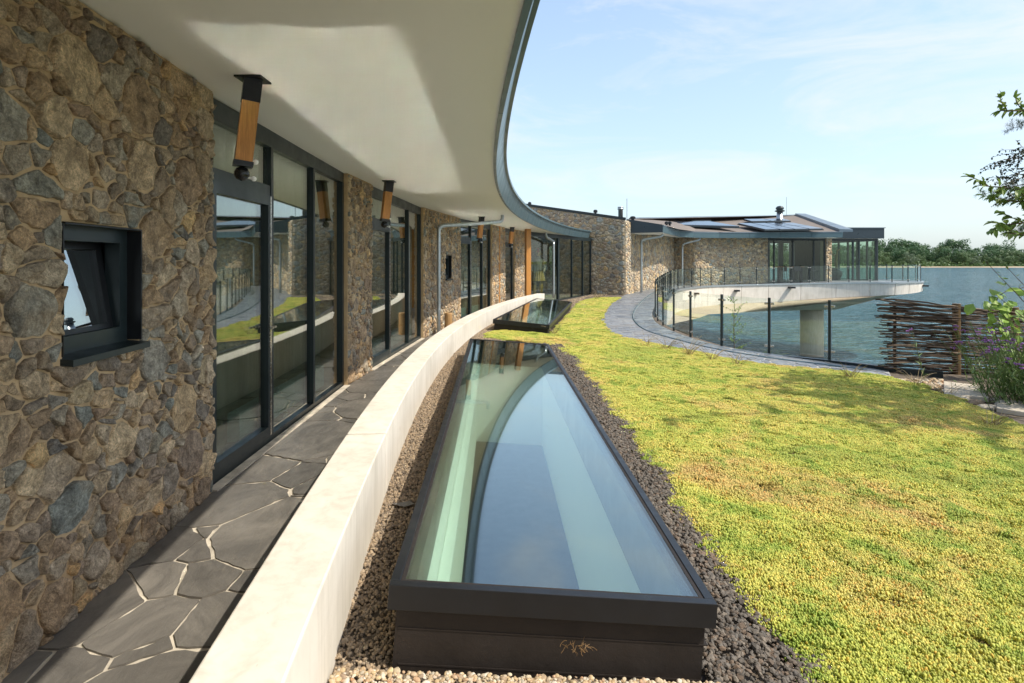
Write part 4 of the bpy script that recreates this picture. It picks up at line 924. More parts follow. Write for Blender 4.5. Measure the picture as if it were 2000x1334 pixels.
for px, py, Y in ((1437, 567.5, 35.1), (1545, 561.5, 35.7), (1358, 573, 32.9), (1803, 558, 36.3)):
    c = at(px, py, Y); m = MB(); m.box(c.x-.13, c.x+.13, c.y-.32, c.y+.3, c.z-.05, c.z+.05); m.build('flood_lamp', M['blackmetal'], LB)

# ---------------------------------------------------------------- glass railing
GR = thing('glass_railing', 'curved glass railing with dark posts along the walkway and the terrace edge', 'railing', (4.2, 15, -.12))
posts = [railc[0], railc[8], railc[16], railc[24], railc[32]]+resample(railc[32:], 1.16)[1:]
posts = [Vector(p) for p in posts]; npst = len(posts)
clampN = 0
for i, p in enumerate(posts):
    dn = (posts[min(i+1, npst-1)]-posts[max(i-1, 0)]); dn.z = 0; dn.normalize(); nr = V(dn.y, -dn.x, 0); h = 1.08
    m = MB(); m.obox(p, dn, nr, V(0, 0, 1), -.022, .022, -.02, .02, .0, h); po = m.build('post', M['frame'], GR, bevel=.004 if p.y < 16 else 0)
    m = MB(); m.obox(p, dn, nr, V(0, 0, 1), -.07, .07, -.05, .05, -.012, .010); m.build('base_plate', M['frame'], po)
    for zc in (.17, .97):
        m = MB()
        for sgn in (-1, 1):
            if (i == 0 and sgn < 0) or (i == npst-1 and sgn > 0): continue
            c = p+dn*(.055*sgn)+V(0, 0, zc); m.obox(c, dn, nr, V(0, 0, 1), -.033, .033, -.018, .018, -.022, .022)
        m.build('glass_clamp', M['steel'], po, bevel=.006 if p.y < 14 else 0)
for a, b in zip(posts, posts[1:]):
    d = b-a; Ln = Vector((d.x, d.y, 0)).length; dz = d.z; dh = Vector((d.x, d.y, 0)).normalized(); nr = V(dh.y, -dh.x, 0)
    q = [a+dh*.045, b-dh*.045]; t = .006
    MB().prism([q[0]-nr*t+V(0, 0, .09), q[1]-nr*t+V(0, 0, .09), q[1]+nr*t+V(0, 0, .09), q[0]+nr*t+V(0, 0, .09)], [q[0]-nr*t+V(0, 0, 1.06), q[1]-nr*t+V(0, 0, 1.06), q[1]+nr*t+V(0, 0, 1.06), q[0]+nr*t+V(0, 0, 1.06)]).build('glass_panel', M['glass_rail'], GR)
cb = [Vector(p) for p in railc if p.y < 21 and p.x < 8]; cb = [V(6.9, 9.45, -.18)]+cb
kb = MB().sweep(cb, [(-.09, -.14), (-.09, .03), (-.02, .034), (.13, .0), (.13, -.14)])
tag(kb.build('edge_kerb', M['frame']), 'dark metal kerb under the glass railing along the walkway', 'kerb')
# ---------------------------------------------------------------- furniture seen at the lakeside house
def stool(x, y, z, rz, label):
    t = thing('bar_stool', label, 'stool', (x, y, z), 'dark bar stools on the terrace'); u = V(math.cos(rz), math.sin(rz), 0); w = V(-u.y, u.x, 0); o = V(x, y, z)
    MB().obox(o, u, w, V(0, 0, 1), -.21, .21, -.2, .2, .70, .74).build('seat', M['blackmetal'], t)
    MB().obox(o, u, w, V(0, 0, 1), -.21, -.17, -.2, .2, .74, 1.02).build('backrest', M['blackmetal'], t)
    for a in (-1, 1):
        for b in (-1, 1): MB().tube([o+u*.17*a+w*.17*b+V(0, 0, .70), o+u*.24*a+w*.22*b], .014, 6).build('leg', M['blackmetal'], t)
    MB().tube([o+u*.21+w*.2+V(0, 0, .25), o+u*.21-w*.2+V(0, 0, .25)], .01, 5).build('foot_rail', M['blackmetal'], t)
for x, y, rz, lab in ((18.75, 36.7, 0, 'bar stool at the right end of the table on the far terrace'), (17.7, 36.75, 1.6, 'bar stool in front of the table on the far terrace'), (16.9, 36.8, 3.1, 'bar stool at the left end of the table on the far terrace')): stool(x, y, .33, rz, lab)
t = thing('bar_table', 'long dark high table before the glazed front of the lakeside house', 'table', (17.6, 37.0, .33))
MB().box(16.6, 18.4, 37.0, 37.22, 1.28, 1.33).build('tabletop', M['woodwall'], t)
for x in (16.75, 18.15): MB().box(x, x+.12, 37.03, 37.18, .33, 1.28).build('leg', M['blackmetal'], t)
m = MB(); m.lathe((21.7, 40.4, .95), [(.04, -.62), (.5, -.55), (.62, -.25), (.62, 0), (.45, .2), (.1, .3)], 18, 1.5, .9)
tag(m.build('lounge_chair', M['blackmetal'], smooth=True), 'dark rounded lounge chair inside the glass pavilion', 'chair')
m = MB(); b0 = V(22.55, 40.9, .38)
t = thing('driftwood_sculpture', 'pale driftwood trunk sculpture standing in the glass pavilion', 'sculpture', b0)
MB().tube([b0, b0+V(.03, 0, .6), b0+V(-.06, 0, 1.2), b0+V(.02, 0, 1.8), b0+V(.05, 0, 2.1)], [.12, .08, .09, .06, .03], 8).build('trunk', M['driftwood'], t)
for a, bb in (((0, 0, 1.7), (-1.0, .1, 1.78)), ((0, 0, 1.9), (.5, .1, 2.25)), ((0, 0, 1.5), (-.8, .2, 2.1))): MB().tube([b0+V(*a), (b0+V(*a)).lerp(b0+V(*bb), .5)+V(0, 0, .08), b0+V(*bb)], .035, 6, r1=.012).build('branch', M['driftwood'], t)

# ---------------------------------------------------------------- woven willow fence
WF = thing('wattle_fence', 'woven fence of brown willow sticks at the roof edge by the lake', 'fence', (7.6, 9.9, -.2))
fp = lambda s_: V(6.15+s_*.985, 9.62+.17*s_, G(6.15+s_, 9.8)-.05)
Rf = random.Random(9)
for i, s_ in enumerate((1.3, 2.45, 2.85, 3.9)):
    b = fp(s_); MB().tube([b-V(0, 0, .2), b+V(0, 0, 1.22-.02*i)], .062, 12).build('stake', M['stake'], WF, smooth=False)
for k in range(128):
    z = .04+1.12*(k/127)+Rf.uniform(-.02, .02); big = k > 118 or Rf.random() < .12
    s0 = Rf.uniform(-.25, .12) if Rf.random() < .75 else Rf.uniform(.2, 1.0); s1 = Rf.uniform(2.6, 4.4)
    pts = []; n = 12; ph = Rf.choice((-1, 1)); sl_ = Rf.uniform(-.05, .03)
    for j in range(n+1):
        s_ = s0+(s1-s0)*j/n; off = .05*ph*math.cos(s_*2.7)+Rf.uniform(-.012, .012); p = fp(s_); pts.append(V(p.x, p.y+off, p.z+z+sl_*(s_-1.5)+.016*math.sin(s_*3+k)+Rf.uniform(-.009, .009)))
    MB().tube(smooth_curve(pts, 2), (.015 if big else Rf.uniform(.0065, .011)), 5, r1=Rf.uniform(.005, .009)).build('stick', M['stick'], WF, smooth=True)

# ---------------------------------------------------------------- plants, helper geometry
def leaf_quad(mb, p, d, up, ln, wd, fold=.25):
    d = d.normalized(); s_ = d.cross(up); s_ = s_.normalized() if s_.length > 1e-5 else V(1, 0, 0); n = s_.cross(d)
    a = p; b = p+d*ln*.35+s_*wd*.5+n*wd*fold; c = p+d*ln*.35-s_*wd*.5+n*wd*fold; e = p+d*ln*.75+s_*wd*.36-n*ln*.04+n*wd*fold*.7; f = p+d*ln*.75-s_*wd*.36-n*ln*.04+n*wd*fold*.7; g = p+d*ln-n*ln*.14; m1 = p+d*ln*.35; m2 = p+d*ln*.75-n*ln*.05
    mb.add([a, b, c, m1, e, f, m2, g], [(0, 1, 3), (0, 3, 2), (1, 4, 6, 3), (3, 6, 5, 2), (4, 7, 6), (6, 7, 5)])
def rv_(R, s_=1): return V(R.uniform(-1, 1), R.uniform(-1, 1), R.uniform(-1, 1))*s_
def branch_pts(R, a, d, ln, n=5, wob=.12, droop=0):
    pts = [a]; d = d.normalized()
    for i in range(n):
        d = (d+rv_(R, wob)+V(0, 0, -droop)).normalized(); pts.append(pts[-1]+d*ln/n)
    return pts
def broad_tree(name, label, base, H, hand, seed, nbr, lf, leafm, crown_c, crown_r, nleaf):
    R = random.Random(seed); t = thing(name, label, 'tree', base); tr = MB(); cr_ = MB(); br_ = MB()
    tp = branch_pts(R, Vector(base)-V(0, 0, .15), V(0, 0, 1), H, 8, .06); tr.tube(tp, .085, 10, r1=.03); tr.build('trunk', M['bark'], t, smooth=True)
    def twigleaf(pts, dens, l0):
        for a, b in zip(pts, pts[1:]):
            for _ in range(dens):
                p = a.lerp(b, R.random()); d = (b-a).normalized()+rv_(R, .9)+V(0, 0, -.35)
                leaf_quad(cr_, p, d, V(0, 0, 1)+rv_(R, .5), l0*R.uniform(.7, 1.25), l0*R.uniform(.42, .6))
    for tip in hand:
        tip = Vector(tip); a = min(tp, key=lambda q: abs(q.z-(tip.z-.5))); mid = a.lerp(tip, .5)+V(0, 0, .12); mid2 = a.lerp(tip, .78)+V(0, 0, .09)
        pts = smooth_curve([a, mid, mid2, tip], 5); br_.tube(pts, .022, 6, r1=.005); twigleaf(pts[len(pts)*3//5:], 5, lf)
        for q in pts[len(pts)//2::2]:
            s_ = branch_pts(R, q, (tip-a).normalized()+rv_(R, .8), .28, 3, .2, .05); br_.tube(s_, .006, 4, r1=.003); twigleaf(s_, 4, lf)
    for _ in range(nbr):
        c = Vector(crown_c)+Vector((R.gauss(0, .5)*crown_r[0], R.gauss(0, .5)*crown_r[1], R.uniform(-1, 1)*crown_r[2]))
        a = min(tp, key=lambda q: (q-c).length+max(0, q.z-c.z)); pts = smooth_curve([a, a.lerp(c, .5)+rv_(R, .12)+V(0, 0, .1), c], 4); br_.tube(pts, .018, 5, r1=.005)
        for k in range(3):
            s_ = branch_pts(R, pts[R.randrange(4, len(pts))], rv_(R)+V(0, 0, .1), .4, 3, .25, .05); br_.tube(s_, .006, 4, r1=.003); twigleaf(s_, nleaf, lf)
        twigleaf(pts[-4:], nleaf, lf)
    br_.build('branch', M['bark'], t, smooth=True); cr_.build('crown', leafm, t)
gz = lambda x, y: (x, y, G(x, y))
broad_tree('broadleaf_tree', 'leafy young tree at the right edge reaching broad green leaves over the roof', gz(8.4, 6.9), 4.6,
           [at(1912, 362, 7.1), at(1952, 216, 7.2), at(1950, 440, 7.0), at(1965, 455, 6.6), at(1958, 392, 7.0)], 3, 34, .105, M['leaf'], (7.6, 6.1, 3.7), (1.1, 1.3, 1.3), 6)
R = random.Random(12)
def hang_tree(name, label, base, H, tips, leafm, needle=False):
    t = thing(name, label, 'tree', base); tp = branch_pts(R, Vector(base)-V(0, 0, .15), V(0, 0, 1), H, 8, .05); MB().tube(tp, .10, 8, r1=.03).build('trunk', M['bark'], t, smooth=True)
    br_ = MB(); cr_ = MB()
    for tip in tips:
        tip = Vector(tip); a = min(tp, key=lambda q: abs(q.z-tip.z-.1)); pts = smooth_curve([a, a.lerp(tip, .6)+V(0, 0, .18), tip], 6); br_.tube(pts, .014, 5, r1=.004)
        for q in pts[4:]:
            for _ in range(3 if not needle else 4):
                s_ = branch_pts(R, q, (tip-a).normalized()+rv_(R, .7)+V(0, 0, -.2 if not needle else .05), .32 if not needle else .14, 4, .25, .12 if not needle else 0); br_.tube(s_, .003, 3)
                for p0, p1 in zip(s_, s_[1:]):
                    for _ in range(3 if not needle else 14):
                        p = p0.lerp(p1, R.random())
                        if needle: leaf_quad(cr_, p, (p1-p0).normalized()*.6+rv_(R, .8), V(0, 0, 1), .07, .004, .0)
                        else: leaf_quad(cr_, p, rv_(R)+V(0, 0, -.4), V(0, 0, 1), .045, .032)
    br_.build('branch', M['bark'], t, smooth=True); cr_.build('crown', leafm, t)
hang_tree('birch_tree', 'birch behind with drooping fine twigs and tiny dark leaves', gz(10.0, 8.8), 5.0, [at(1955, 318, 9), at(1968, 345, 9), at(1985, 300, 9), at(1978, 380, 9), at(1990, 350, 8.6), (9.6, 9.4, 4.2), (9.9, 8.1, 4.4)], M['leaf_dark'])
hang_tree('pine_tree', 'pine at the far right with soft dark green needle tufts', gz(10.9, 9.6), 4.6, [at(1925, 378, 10), at(1962, 392, 10), at(1980, 250, 10), at(1985, 450, 10), at(1975, 455, 9.6), (10.2, 9.4, 3.5)], M['needle'], True)
# a denser neighbour tree outside the frame throws the dappled shade
broad_tree('shade_tree', 'taller leafy tree beyond the right edge casting dappled shade on the stonecrop', gz(8.6, 4.9), 5.2, [], 17, 34, .12, M['leaf'], (7.7, 5.2, 4.6), (1.5, 1.4, 1.0), 9)

# verbena clump
vb = thing('verbena_clump', 'tall verbena clump with thin green stems and small purple flower heads', 'plant', gz(6.7, 7.6))
st = MB(); fl_ = MB(); lv = MB(); R = random.Random(31)
for k in range(170):
    b = V(6.72+R.gauss(0, .30), 7.5+R.gauss(0, .40), 0); b.z = G(b.x, b.y)-.04; d = V(R.gauss(-.30, .28), R.gauss(0, .22), 1); ln = R.uniform(.65, 1.28)
    pts = branch_pts(R, b, d, ln, 6, .05, -.01); st.tube(pts, .0045, 4, r1=.0022)
    for q in pts[1:5]:
        for _ in range(3): leaf_quad(lv, q, V(R.uniform(-1, 1), R.uniform(-1, 1), R.uniform(.2, 1)), V(0, 0, 1), R.uniform(.06, .14), .016)
    ends = [pts[-1]]
    for _ in range(R.randrange(0, 3)):
        s_ = branch_pts(R, pts[-2], (pts[-1]-pts[-2])+rv_(R, .09), .14, 2, .1); st.tube(s_, .002, 3); ends.append(s_[-1])
    if k % 3 == 0:
        for e in ends:
            for _ in range(9):
                c = e+V(R.gauss(0, .017), R.gauss(0, .017), R.gauss(0, .006)); fl_.lathe(c, [(.002, -.008), (.010, 0), (.004, .007)], 5)
for k in range(2600):
    p = V(6.95+R.gauss(0, .33), 7.3+R.gauss(0, .45), 0); p.z = G(p.x, p.y)+abs(R.gauss(0, .26)); leaf_quad(lv, p, V(R.gauss(-.1, .5), R.gauss(0, .5), R.uniform(.3, 1)), V(0, 1, 0), R.uniform(.07, .16), .014)
st.build('stem', M['stemgreen'], vb); lv.build('foliage', M['stemgreen'], vb); tag(fl_.build('flower_head', M['purple'], vb), kind='stuff')
vn = thing('vine', 'light green broad leaved vine climbing the woven fence', 'plant', gz(7.3, 9.2)); R = random.Random(8); lv = MB(); st = MB()
p0 = gp(1905, 745); prev = V(7.55, 9.35, G(7.5, 9.3))
stp = [V(7.75, 9.25, -.25), V(7.6, 9.2, .3), V(7.5, 9.2, .75), V(7.6, 9.15, 1.1), V(7.95, 9.1, 1.22)]; st.tube(smooth_curve(stp, 5), .012, 5, r1=.005)
for k in range(75):
    c = Vector(stp[1]).lerp(Vector(stp[3]), R.random())+V(R.gauss(.0, .20), R.gauss(-.05, .08), R.gauss(.0, .13)); leaf_quad(lv, c, V(R.uniform(-1, 1), R.uniform(-1, .2), R.uniform(-.9, .3)), V(0, -.6, 1)+rv_(R, .4), R.uniform(.11, .20), R.uniform(.10, .17), .12)
st.build('stem', M['bark'], vn); lv.build('foliage', M['leaf_vine'], vn)
# thin brown shrub stems in front
sb = thing('bare_shrub', 'thin brown twiggy shrub leaning in at the right edge', 'shrub', gz(7.3, 7.4)); R = random.Random(77); st = MB(); lv = MB()
for tip in (at(1905, 655, 7.6), at(1930, 600, 7.7), at(1965, 520, 7.4), at(1925, 510, 7.4), at(1945, 575, 7.8), at(1990, 560, 7.5)):
    a = V(7.35+R.gauss(0, .1), 7.4+R.gauss(0, .1), G(7.3, 7.4)-.03); pts = smooth_curve([a, a.lerp(tip, .5)+V(.12, 0, .12), tip], 6); st.tube(pts, .010, 5, r1=.003)
    for q in pts[6:]:
        leaf_quad(lv, q, rv_(R), V(0, 0, 1), .05, .03)
st.build('stem', M['bark'], sb); lv.build('leaves', M['leaf'], sb)
# dry grass tufts
def tuft(p, label, n, h, seed, spread=.5, m='drygrass'):
    R = random.Random(seed); mb = MB(); p = Vector(p)
    for _ in range(n):
        a = R.uniform(0, 6.283); d = V(math.cos(a)*spread, math.sin(a)*spread, 1); pts = branch_pts(R, p+V(R.gauss(0, .03), R.gauss(0, .03), -.02), d, h*R.uniform(.6, 1.2), 6, .10, .0 if h < .2 else .22*spread)
        mb.tube(pts, .0038+.001*h, 3, r1=.0016)
    tag(mb.build('dry_grass_tuft' if m == 'drygrass' else 'reed_tuft', M[m]), label, 'grass', 'dry grass tufts on the roof' if m == 'drygrass' else 'green reeds by the lake edge')
for k, (px, py, n, h, lab) in enumerate(((1030, 640, 14, .42, 'arching dry grass tuft before the front of the farther skylight'), (1082, 652, 16, .34, 'dry grass tuft at the corner of the farther skylight'), (1165, 584, 22, .40, 'dry grass tuft at the foot of the far stone wall'),
        (1172, 582, 16, .4, 'dry grass tuft beside the walkway start near the far wall'), (1300, 682, 20, .40, 'dry grass tuft at the inner bend of the curved walkway'), (1345, 692, 22, .42, 'thick dry grass tuft along the walkway edge'), (1392, 702, 18, .40, 'dry grass tuft before the third railing post'),
        (1440, 712, 16, .34, 'dry grass tuft midway along the walkway edge'), (1660, 738, 24, .32, 'wide dry grass tuft near the last railing post'), (1790, 752, 16, .32, 'dry grass tuft before the woven fence'), (1850, 772, 14, .3, 'dry grass tuft beside the pale stone slab'), (1940, 830, 22, .24, 'dry straw tuft at the right bed edge'), (1262, 674, 10, .36, 'thin dry grass wisps where the walkway widens'))):
    tuft(gp(px, py, .03), lab, n, h, 100+k, .62)
for k, (px, py, Y, lab) in enumerate(((1510, 690, 11.9, 'green reeds behind the third railing panel'), (1480, 688, 12.2, 'reed clump left of the concrete column foot'), (1665, 712, 10.9, 'green reeds behind the railing right of the column'), (1700, 716, 10.6, 'reed clump before the left end of the woven fence'), (1640, 710, 11.2, 'short reeds beside the last full railing post'))):
    p = at(px, py+14, Y); tuft(p, lab, 70, .36, 200+k, .8, 'stemgreen')
# sapling behind the railing
t = thing('sapling', 'thin yellow green sapling behind the glass railing before the lake', 'tree', at(1434, 690, 13.0)); R = random.Random(61); b = at(1434, 700, 13.0); tp = branch_pts(R, b, V(0, 0, 1), 1.22, 7, .05); MB().tube(tp, .012, 5, r1=.004).build('trunk', M['bark'], t); cr_ = MB(); br_ = MB()
for q in tp[1:]:
    for _ in range(4):
        s_ = branch_pts(R, q, V(R.uniform(-1, 1), R.uniform(-1, 1), .6), R.uniform(.15, .38), 4, .2); br_.tube(s_, .003, 3)
        for p in s_[1:]:
            for _ in range(3): leaf_quad(cr_, p, rv_(R), V(0, 0, 1), .035, .02)
br_.build('branch', M['bark'], t); cr_.build('crown', M['leaf_vine'], t)
# pale slabs, rocks, gravel patch at the right
def rock(p, sx, sy, sz, rz, m, name, label, cat, group=None, seed=0, flat=False):
    R = random.Random(seed); pr = []; n = 9
    for k in range(n): a = 2*math.pi*k/n; pr.append((math.cos(a)*R.uniform(.8, 1.08), math.sin(a)*R.uniform(.8, 1.08)))
    vs = []; c_, s_ = math.cos(rz), math.sin(rz)
    for sc, z in ((1.0, -.6), (1.03, .35), (.86, .8 if not flat else .97), (.45, 1.0)):
        for x, y in pr:
            x2, y2 = x*sx*sc, y*sy*sc; vs.append(Vector(p)+V(x2*c_-y2*s_, x2*s_+y2*c_, z*sz+R.uniform(-.06, .06)*sz*(0 if flat else 1)))
    fs = [(i*n+j, i*n+(j+1) % n, (i+1)*n+(j+1) % n, (i+1)*n+j) for i in range(3) for j in range(n)]+[tuple(range(3*n, 4*n))]
    return tag(MB().add(vs, fs).build(name, m, smooth=False), label, cat, group)
def slab(corners, h, label):
    P = [gp(x, y, h) for x, y in corners]; tag(MB().prism([p-V(0, 0, .06) for p in P], P).build('stone_slab', M['sandstone'], bevel=.008), label, 'slab')
slab([(1843, 745), (1918, 752), (1932, 776), (1845, 752)][:4] if False else [(1844, 768), (1932, 777), (1919, 753), (1843, 744)], .06, 'pale sandstone slab lying between the gravel patch and the woven fence')
slab([(1946, 796), (2010, 806), (2010, 784), (1948, 780)], .05, 'smaller pale slab partly under the verbena stems')
for k, (px, py, sx, sy, sz, rz, lab) in enumerate(((1818, 757, .11, .07, .035, .1, 'flat tan rock at the left end of the rock edging'), (1850, 768, .12, .08, .05, .6, 'brown lumpy rock below the pale slab'), (1872, 780, .12, .07, .05, -.3, 'grey rock in the middle of the edging'), (1905, 788, .13, .08, .045, .2, 'dull purple rock right of the middle of the edging'),
        (1930, 797, .14, .08, .04, -.2, 'long purple grey rock near the straw tuft'), (1955, 793, .10, .07, .05, .5, 'tan rounded rock under the verbena'), (1885, 768, .07, .05, .06, .5, 'small mossy brown rock touching the pale slab'), (1945, 782, .10, .05, .03, .1, 'thin orange brown rock below the smaller slab'))):
    rock(gp(px, py, .0), sx, sy, sz, rz, M['sandstone'] if k % 3 != 0 else M['stone'], 'edging_rock', lab, 'rock', 'rocks edging the stonecrop', 300+k)
tag(MB().prism([gp(x, y, .0) for x, y in ((766, 984), (800, 978), (810, 984), (790, 990))], [gp(x, y, .02) for x, y in ((766, 984), (800, 978), (810, 984), (790, 990))]).build('slate_chip', M['slate']), 'thin slate chip lying on the gravel between wall and skylight', 'slate')
# dead roots clinging to the skylight curb
R = random.Random(41); mb = MB(); c0 = at(1128, 1262, 2.135)
for k in range(26):
    p = c0+V(R.gauss(0, .024), 0, R.gauss(.005, .008)); pts = branch_pts(R, p, V(R.uniform(-1, 1), R.uniform(-.4, .0), R.uniform(-1, .6)), R.uniform(.015, .045), 5, .5, .15); mb.tube([V(q.x, min(q.y, 2.165), q.z) for q in pts], .0006, 3)
tag(mb.build('dead_roots', M['root']), 'thin dry roots clinging to the black front of the nearest skylight', 'roots')

# ---------------------------------------------------------------- scatter: stonecrop, gravels
def hidden_source(name, mb, m, smooth=False):
    a = np.array(mb.v); me = bpy.data.meshes.new(name); me.from_pydata([tuple(p) for p in a], [], mb.f); me.materials.append(m)
    if smooth: me.polygons.foreach_set('use_smooth', [True]*len(me.polygons))
    return bpy.data.objects.new(name, me)
def scatter(name, label, pts, srcs, m, kind='stuff'):
    """pts: (x,y,z,tiltx,tilty,rz,scale)"""
    me = bpy.data.meshes.new(name); P = np.array(pts, dtype=float); me.from_pydata([tuple(p) for p in P[:, :3]], [], [])
    o = bpy.data.objects.new(name, me); C.objects.link(o); me.materials.append(m)
    at_ = me.attributes.new('rot', 'FLOAT_VECTOR', 'POINT'); at_.data.foreach_set('vector', P[:, 3:6].ravel())
    at_ = me.attributes.new('scl', 'FLOAT', 'POINT'); at_.data.foreach_set('value', P[:, 6].copy())
    at_ = me.attributes.new('pick', 'INT', 'POINT'); at_.data.foreach_set('value', rng.integers(0, len(srcs), len(P)).astype(np.int32))
    ng = bpy.data.node_groups.new(name, 'GeometryNodeTree'); ng.interface.new_socket('Geometry', in_out='INPUT', socket_type='NodeSocketGeometry'); ng.interface.new_socket('Geometry', in_out='OUTPUT', socket_type='NodeSocketGeometry')
    N = ng.nodes; gi = N.new('NodeGroupInput'); go = N.new('NodeGroupOutput'); m2p = N.new('GeometryNodeMeshToPoints'); jn = N.new('GeometryNodeJoinGeometry'); ng.links.new(gi.outputs[0], m2p.inputs['Mesh'])
    def attr(nm, ty):
        a = N.new('GeometryNodeInputNamedAttribute'); a.data_type = ty; a.inputs['Name'].default_value = nm; return a
    ar, asc, ap = attr('rot', 'FLOAT_VECTOR'), attr('scl', 'FLOAT'), attr('pick', 'INT')
    for k, s_ in enumerate(srcs):
        oi = N.new('GeometryNodeObjectInfo'); oi.inputs['Object'].default_value = s_; oi.inputs['As Instance'].default_value = True
        iop = N.new('GeometryNodeInstanceOnPoints'); cmpn = N.new('FunctionNodeCompare'); cmpn.data_type = 'INT'; cmpn.operation = 'EQUAL'
        e2r = N.new('FunctionNodeEulerToRotation'); ng.links.new(ar.outputs['Attribute'], e2r.inputs[0])
        ia_ = [i for i in cmpn.inputs if i.type == 'INT']; ng.links.new(ap.outputs['Attribute'], ia_[0]); ia_[1].default_value = k
        ng.links.new(m2p.outputs[0], iop.inputs['Points']); ng.links.new(cmpn.outputs[0], iop.inputs['Selection']); ng.links.new(oi.outputs['Geometry'], iop.inputs['Instance'])
        ng.links.new(e2r.outputs[0], iop.inputs['Rotation']); ng.links.new(asc.outputs['Attribute'], iop.inputs['Scale']); ng.links.new(iop.outputs[0], jn.inputs[0])
    ng.links.new(jn.outputs[0], go.inputs[0]); md = o.modifiers.new('scatter', 'NODES'); md.node_group = ng
    return tag(o, label, kind=kind)
def sedum_patch(seed, rad=.105, n=270):
    R = random.Random(seed); mb = MB()
    for _ in range(n):
        a = R.uniform(0, 6.283); rr = rad*math.sqrt(R.random()); x, y = rr*math.cos(a), rr*math.sin(a); h = .026*(1-.5*(rr/rad)**2)*R.uniform(.75, 1.25); r = R.uniform(.0032, .0062); tx, ty = R.gauss(0, .006), R.gauss(0, .006)
        k = 6; vs = []; ph = R.random()
        for z, f in ((0, .35), (h*.55, .75), (h*.85, 1.0), (h*1.02, .62)): vs += [V(x+tx*z/h+r*f*math.cos(2*math.pi*(j+ph)/k), y+ty*z/h+r*f*math.sin(2*math.pi*(j+ph)/k), z) for j in range(k)]
        vs.append(V(x+tx, y+ty, h*1.10)); fs = [(i*k+j, i*k+(j+1) % k, (i+1)*k+(j+1) % k, (i+1)*k+j) for i in range(3) for j in range(k)]+[(3*k+j, 3*k+(j+1) % k, 4*k) for j in range(k)]
        mb.add(vs, fs)
    return mb
srcs = [hidden_source('stonecrop_cushion', sedum_patch(500+i), M['sedum'], True) for i in range(5)]
bnd = [(1648, 1400), (1600, 1334), (1540, 1262), (1470, 1185), (1405, 1100), (1345, 1010), (1290, 930), (1240, 860), (1200, 805), (1160, 760), (1122, 706), (1085, 676), (1010, 668), (948, 660), (952, 652), (985, 645), (1040, 652), (1078, 656), (1108, 622), (1122, 604), (1133, 590), (1165, 582), (1212, 582), (1190, 594), (1181, 606), (1174, 617), (1173, 629), (1184, 648), (1210, 658), (1255, 668), (1330, 684), (1420, 703), (1500, 715), (1650, 729), (1742, 741), (1800, 757), (1845, 775), (1895, 795), (1950, 818), (2000, 845)]
sb_poly = [gp(*b) for b in bnd]; sb_poly = [(p.x, p.y) for p in sb_poly]+[(5.6, 5.2), (6.2, 4.2), (6.4, 2.0), (6.2, .3), (2.0, .3), (1.45, 1.2)]
pts = []; step = .088
hf = lambda x, y: .022*mnoise.noise(V(x*1.7, y*1.7, 0))+.020*mnoise.noise(V(x*5.5, y*5.5, 3))
xs = [p[0] for p in sb_poly]; ysx = [p[1] for p in sb_poly]
for x in np.arange(min(xs), max(xs), step):
    for y in np.arange(min(ysx), max(ysx), step):
        xx, yy_ = x+rng.uniform(-.5, .5)*step, y+rng.uniform(-.5, .5)*step
        jx, jy = xx+.05*mnoise.noise(V(xx*4, yy_*4, 9)), yy_+.05*mnoise.noise(V(xx*4, yy_*4, 19))
        if not inpoly(jx, jy, sb_poly): continue
        if mnoise.noise(V(xx*3.1+40, yy_*3.1, 0)) < -.62: continue
        pts.append((xx, yy_, G(xx, yy_)+.012+hf(xx, yy_), rng.normal(0, .09), rng.normal(0, .09), rng.uniform(0, 6.28), rng.uniform(.8, 1.15)))
scatter('stonecrop_carpet', 'yellow green stonecrop carpet with reddish patches covering the roof', pts, srcs, M['sedum'])
sm = cdt_mesh(sb_poly, [], .3, lambda x, y: G(x, y)+.010+hf(x, y), 'x', None)
M['sedum_soil'] = simple('mossy_brown_substrate', (.115,.095,.035), .95, 0, 5, .5, 60, .8, .012, spec=.1)
tag(sm.build('stonecrop_soil', M['sedum_soil'], smooth=True), 'mossy brown substrate under the stonecrop', kind='structure')
def pebble(seed, flat=.7, ang=False):
    R = random.Random(seed); import bmesh
    bm = bmesh.new(); bmesh.ops.create_icosphere(bm, subdivisions=1 if ang else 2, radius=1); mb = MB(); s_ = (R.uniform(.8, 1.2), R.uniform(.65, 1), flat*R.uniform(.7, 1.1))
    vs = [Vector((v.co.x*s_[0], v.co.y*s_[1], v.co.z*s_[2]))*(1+(.30 if ang else .14)*mnoise.noise(v.co*1.3+V(seed, 0, 0))+(R.uniform(-.14, .14) if ang else 0)) for v in bm.verts]
    fs = [tuple(v.index for v in f.verts) for f in bm.faces]; bm.free(); return mb.add(vs, fs)
def gravel(name, label, poly, m, size, dens, ang, seed, heap=None, holes=()):
    srcs = [hidden_source('pebble', pebble(seed+i, .75, ang), m, not ang) for i in range(5)]
    xs = [p[0] for p in poly]; ys_ = [p[1] for p in poly]; A = (max(xs)-min(xs))*(max(ys_)-min(ys_)); n = int(A*dens); X = rng.uniform(min(xs), max(xs), n); Y_ = rng.uniform(min(ys_), max(ys_), n); pts = []
    for x, y in zip(X, Y_):
        if inpoly(x, y, poly) and not any(inpoly(x, y, h) for h in holes):
            far = 1+max(0, (y-5))*.05
            if rng.random() > 1/far**2: continue
            sc = size*far*float(np.clip(rng.lognormal(0, .30), .45, 1.9)); z = G(x, y)+(heap(x, y) if heap else 0)+rng.uniform(-.3, .5)*sc
            pts.append((x, y, z, rng.uniform(-.6, .6), rng.uniform(-.6, .6), rng.uniform(0, 6.28), sc))
    return scatter(name, label, pts, srcs, m)
ho = [[(p.x, p.y) for p in skyrect(SK1, .03)], [(p.x, p.y) for p in skyrect(SK2, .03)]]
